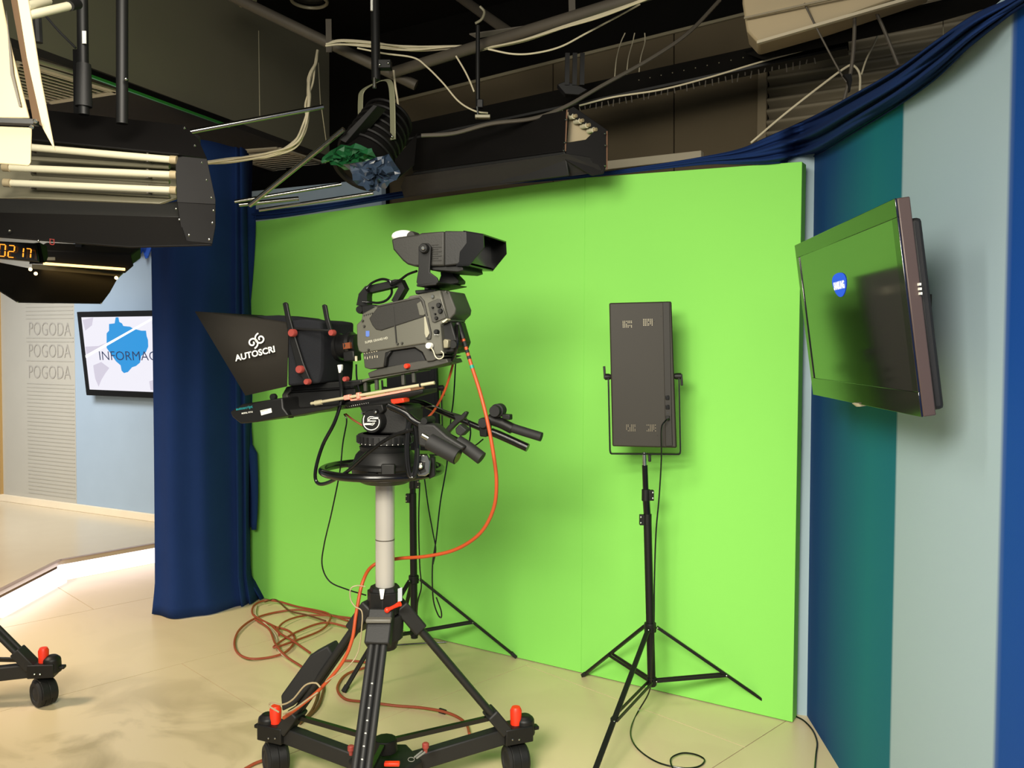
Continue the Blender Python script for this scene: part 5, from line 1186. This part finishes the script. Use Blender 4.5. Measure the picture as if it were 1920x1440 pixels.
cable('white_wire', [RG(*k7(560, 770), .14), RG(*k7(530, 745), .14), RG(*k7(470, 760), .14), RG(*k7(400, 840), .14), RG(*k7(340, 870), .14), RG(*k7(275, 860), .14), RG(*k7(265, 880), .14), RG(*k7(320, 915), .14)], 0.003, M_cream, 'cream wire loop over the left pedestal leg')
cable('white_wire', [RG(*k7(545, 800), .15), RG(*k7(480, 845), .16), RG(*k7(400, 900), .16), RG(*k7(345, 925), .14)], 0.003, M_cream, 'cream wire along the lower orange cable')
# floor coils
def fc_(pts, r, m, label, K=k7, z=0.0): return cable('floor_cable', [F(*K(x, y), r+0.002+z+0.006*((i*37) % 3)/2) for i, (x, y) in enumerate(pts)], r, m, label)
fc_([(735, 368), (600, 350), (450, 320), (300, 335), (180, 370), (95, 430), (62, 500), (75, 565), (140, 602), (240, 600), (340, 575), (395, 530), (410, 480), (370, 440), (300, 420)], 0.0062, M_rust, 'dull orange floor cable in the large oval loop nearest the curtain')
fc_([(300, 420), (200, 370), (165, 340), (175, 295), (230, 268), (310, 270), (420, 300), (600, 340), (610, 390), (560, 440), (440, 490), (310, 535), (300, 525), (420, 450), (580, 395), (720, 420)], 0.006, M_rust, 'dull orange floor cable crossing itself beside the green screen base', z=0.01)
fc_([(180, 375), (260, 430), (300, 520), (360, 590), (450, 650), (500, 700)], 0.006, M_rust, 'dull orange floor cable running down under the strapped pouch', z=0.012)
fc_([(235, 275), (300, 262), (380, 325), (480, 350), (590, 385)], 0.005, M_brown, 'brown floor cable at the foot of the green screen', z=0.02)
fc_([(280, 415), (330, 460), (400, 500), (500, 570)], 0.006, M_rust, 'short dull orange floor cable inside the coil', z=0.016)
fc_([(320, 470), (320, 420), (370, 380), (460, 355), (560, 352), (640, 358), (720, 385)], 0.0055, M_rust, 'dull orange floor cable arching over the middle of the coil', z=0.008)
fc_([(190, 290), (185, 350), (240, 400), (300, 470), (320, 560), (400, 620), (470, 660)], 0.004, M_wcable, 'thin pale floor cable mixed into the orange coil', z=0.004)
fc_([(440, 980), (540, 890), (575, 800), (580, 760), (570, 720)], 0.0065, M_brown, 'brown floor cable curving behind the left pedestal leg, outer')
fc_([(440, 975), (500, 920), (535, 850), (548, 790), (545, 740)], 0.0065, M_brown, 'brown floor cable curving behind the left pedestal leg, inner')
fc_([(410, 1010), (480, 1025), (560, 1075), (640, 1110)], 0.0065, M_rust, 'dull orange floor cable under the left dolly arm')
fc_([(690, 615), (780, 620), (860, 640), (720, 690), (665, 750), (665, 800), (710, 840), (800, 853), (900, 865), (1010, 878), (1140, 888), (1270, 910), (1360, 945), (1410, 990), (1425, 1040)], 0.0062, M_rust, 'dull orange floor cable curving around behind the pedestal')
o = MB().tube([F(*k7(1252, 904), .011), F(*k7(1285, 914), .011)], 0.011, 10).build('cable_tie', M_rubber); tag(o, 'black tape wrap on the orange floor cable behind the pedestal', 'tape')
fc_([(120, 1245), (180, 1212), (240, 1190)], 0.006, M_rust, 'dull orange floor cable entering from the bottom edge by the left wheel')
fc_([(1000, 524), (1140, 515), (1290, 508)], 0.004, M_bl, 'thin straight black lead on the floor before the green screen')
# LED panel cable
cable('power_cable', [D(1254, 785, 3.58), D(1247, 790, 3.56), D(1240, 805, 3.56), D(1240, 860, 3.58), D(1236, 930, 3.6), D(1230, 1000, 3.6), D(1227, 1090, 3.6), D(1226, 1180, 3.58), D(1221, 1270, 3.6), F(1216, 1300, .1), F(1196, 1335, .006), F(1184, 1362, .006), F(1184, 1385, .006), F(1200, 1408, .006), F(1235, 1430, .006), F(1280, 1440, .006), F(1310, 1437, .006), F(1321, 1425, .008), F(1305, 1415, .012), F(1280, 1412, .012), F(1260, 1420, .012), F(1258, 1432, .008), F(1268, 1446, .006), F(1300, 1460, .006)], 0.0032, M_bl, 'thin black power cable from the right LED panel to the floor')
cable('power_cable', [F(u, v, .006) for u, v in ((1492, 1343), (1508, 1352), (1524, 1370), (1532, 1392), (1530, 1415), (1527, 1450))], 0.0036, M_bl, 'thin black cable on the floor at the foot of the striped wall')

for o in bpy.data.objects:
    if '_o' in o: del o['_o']
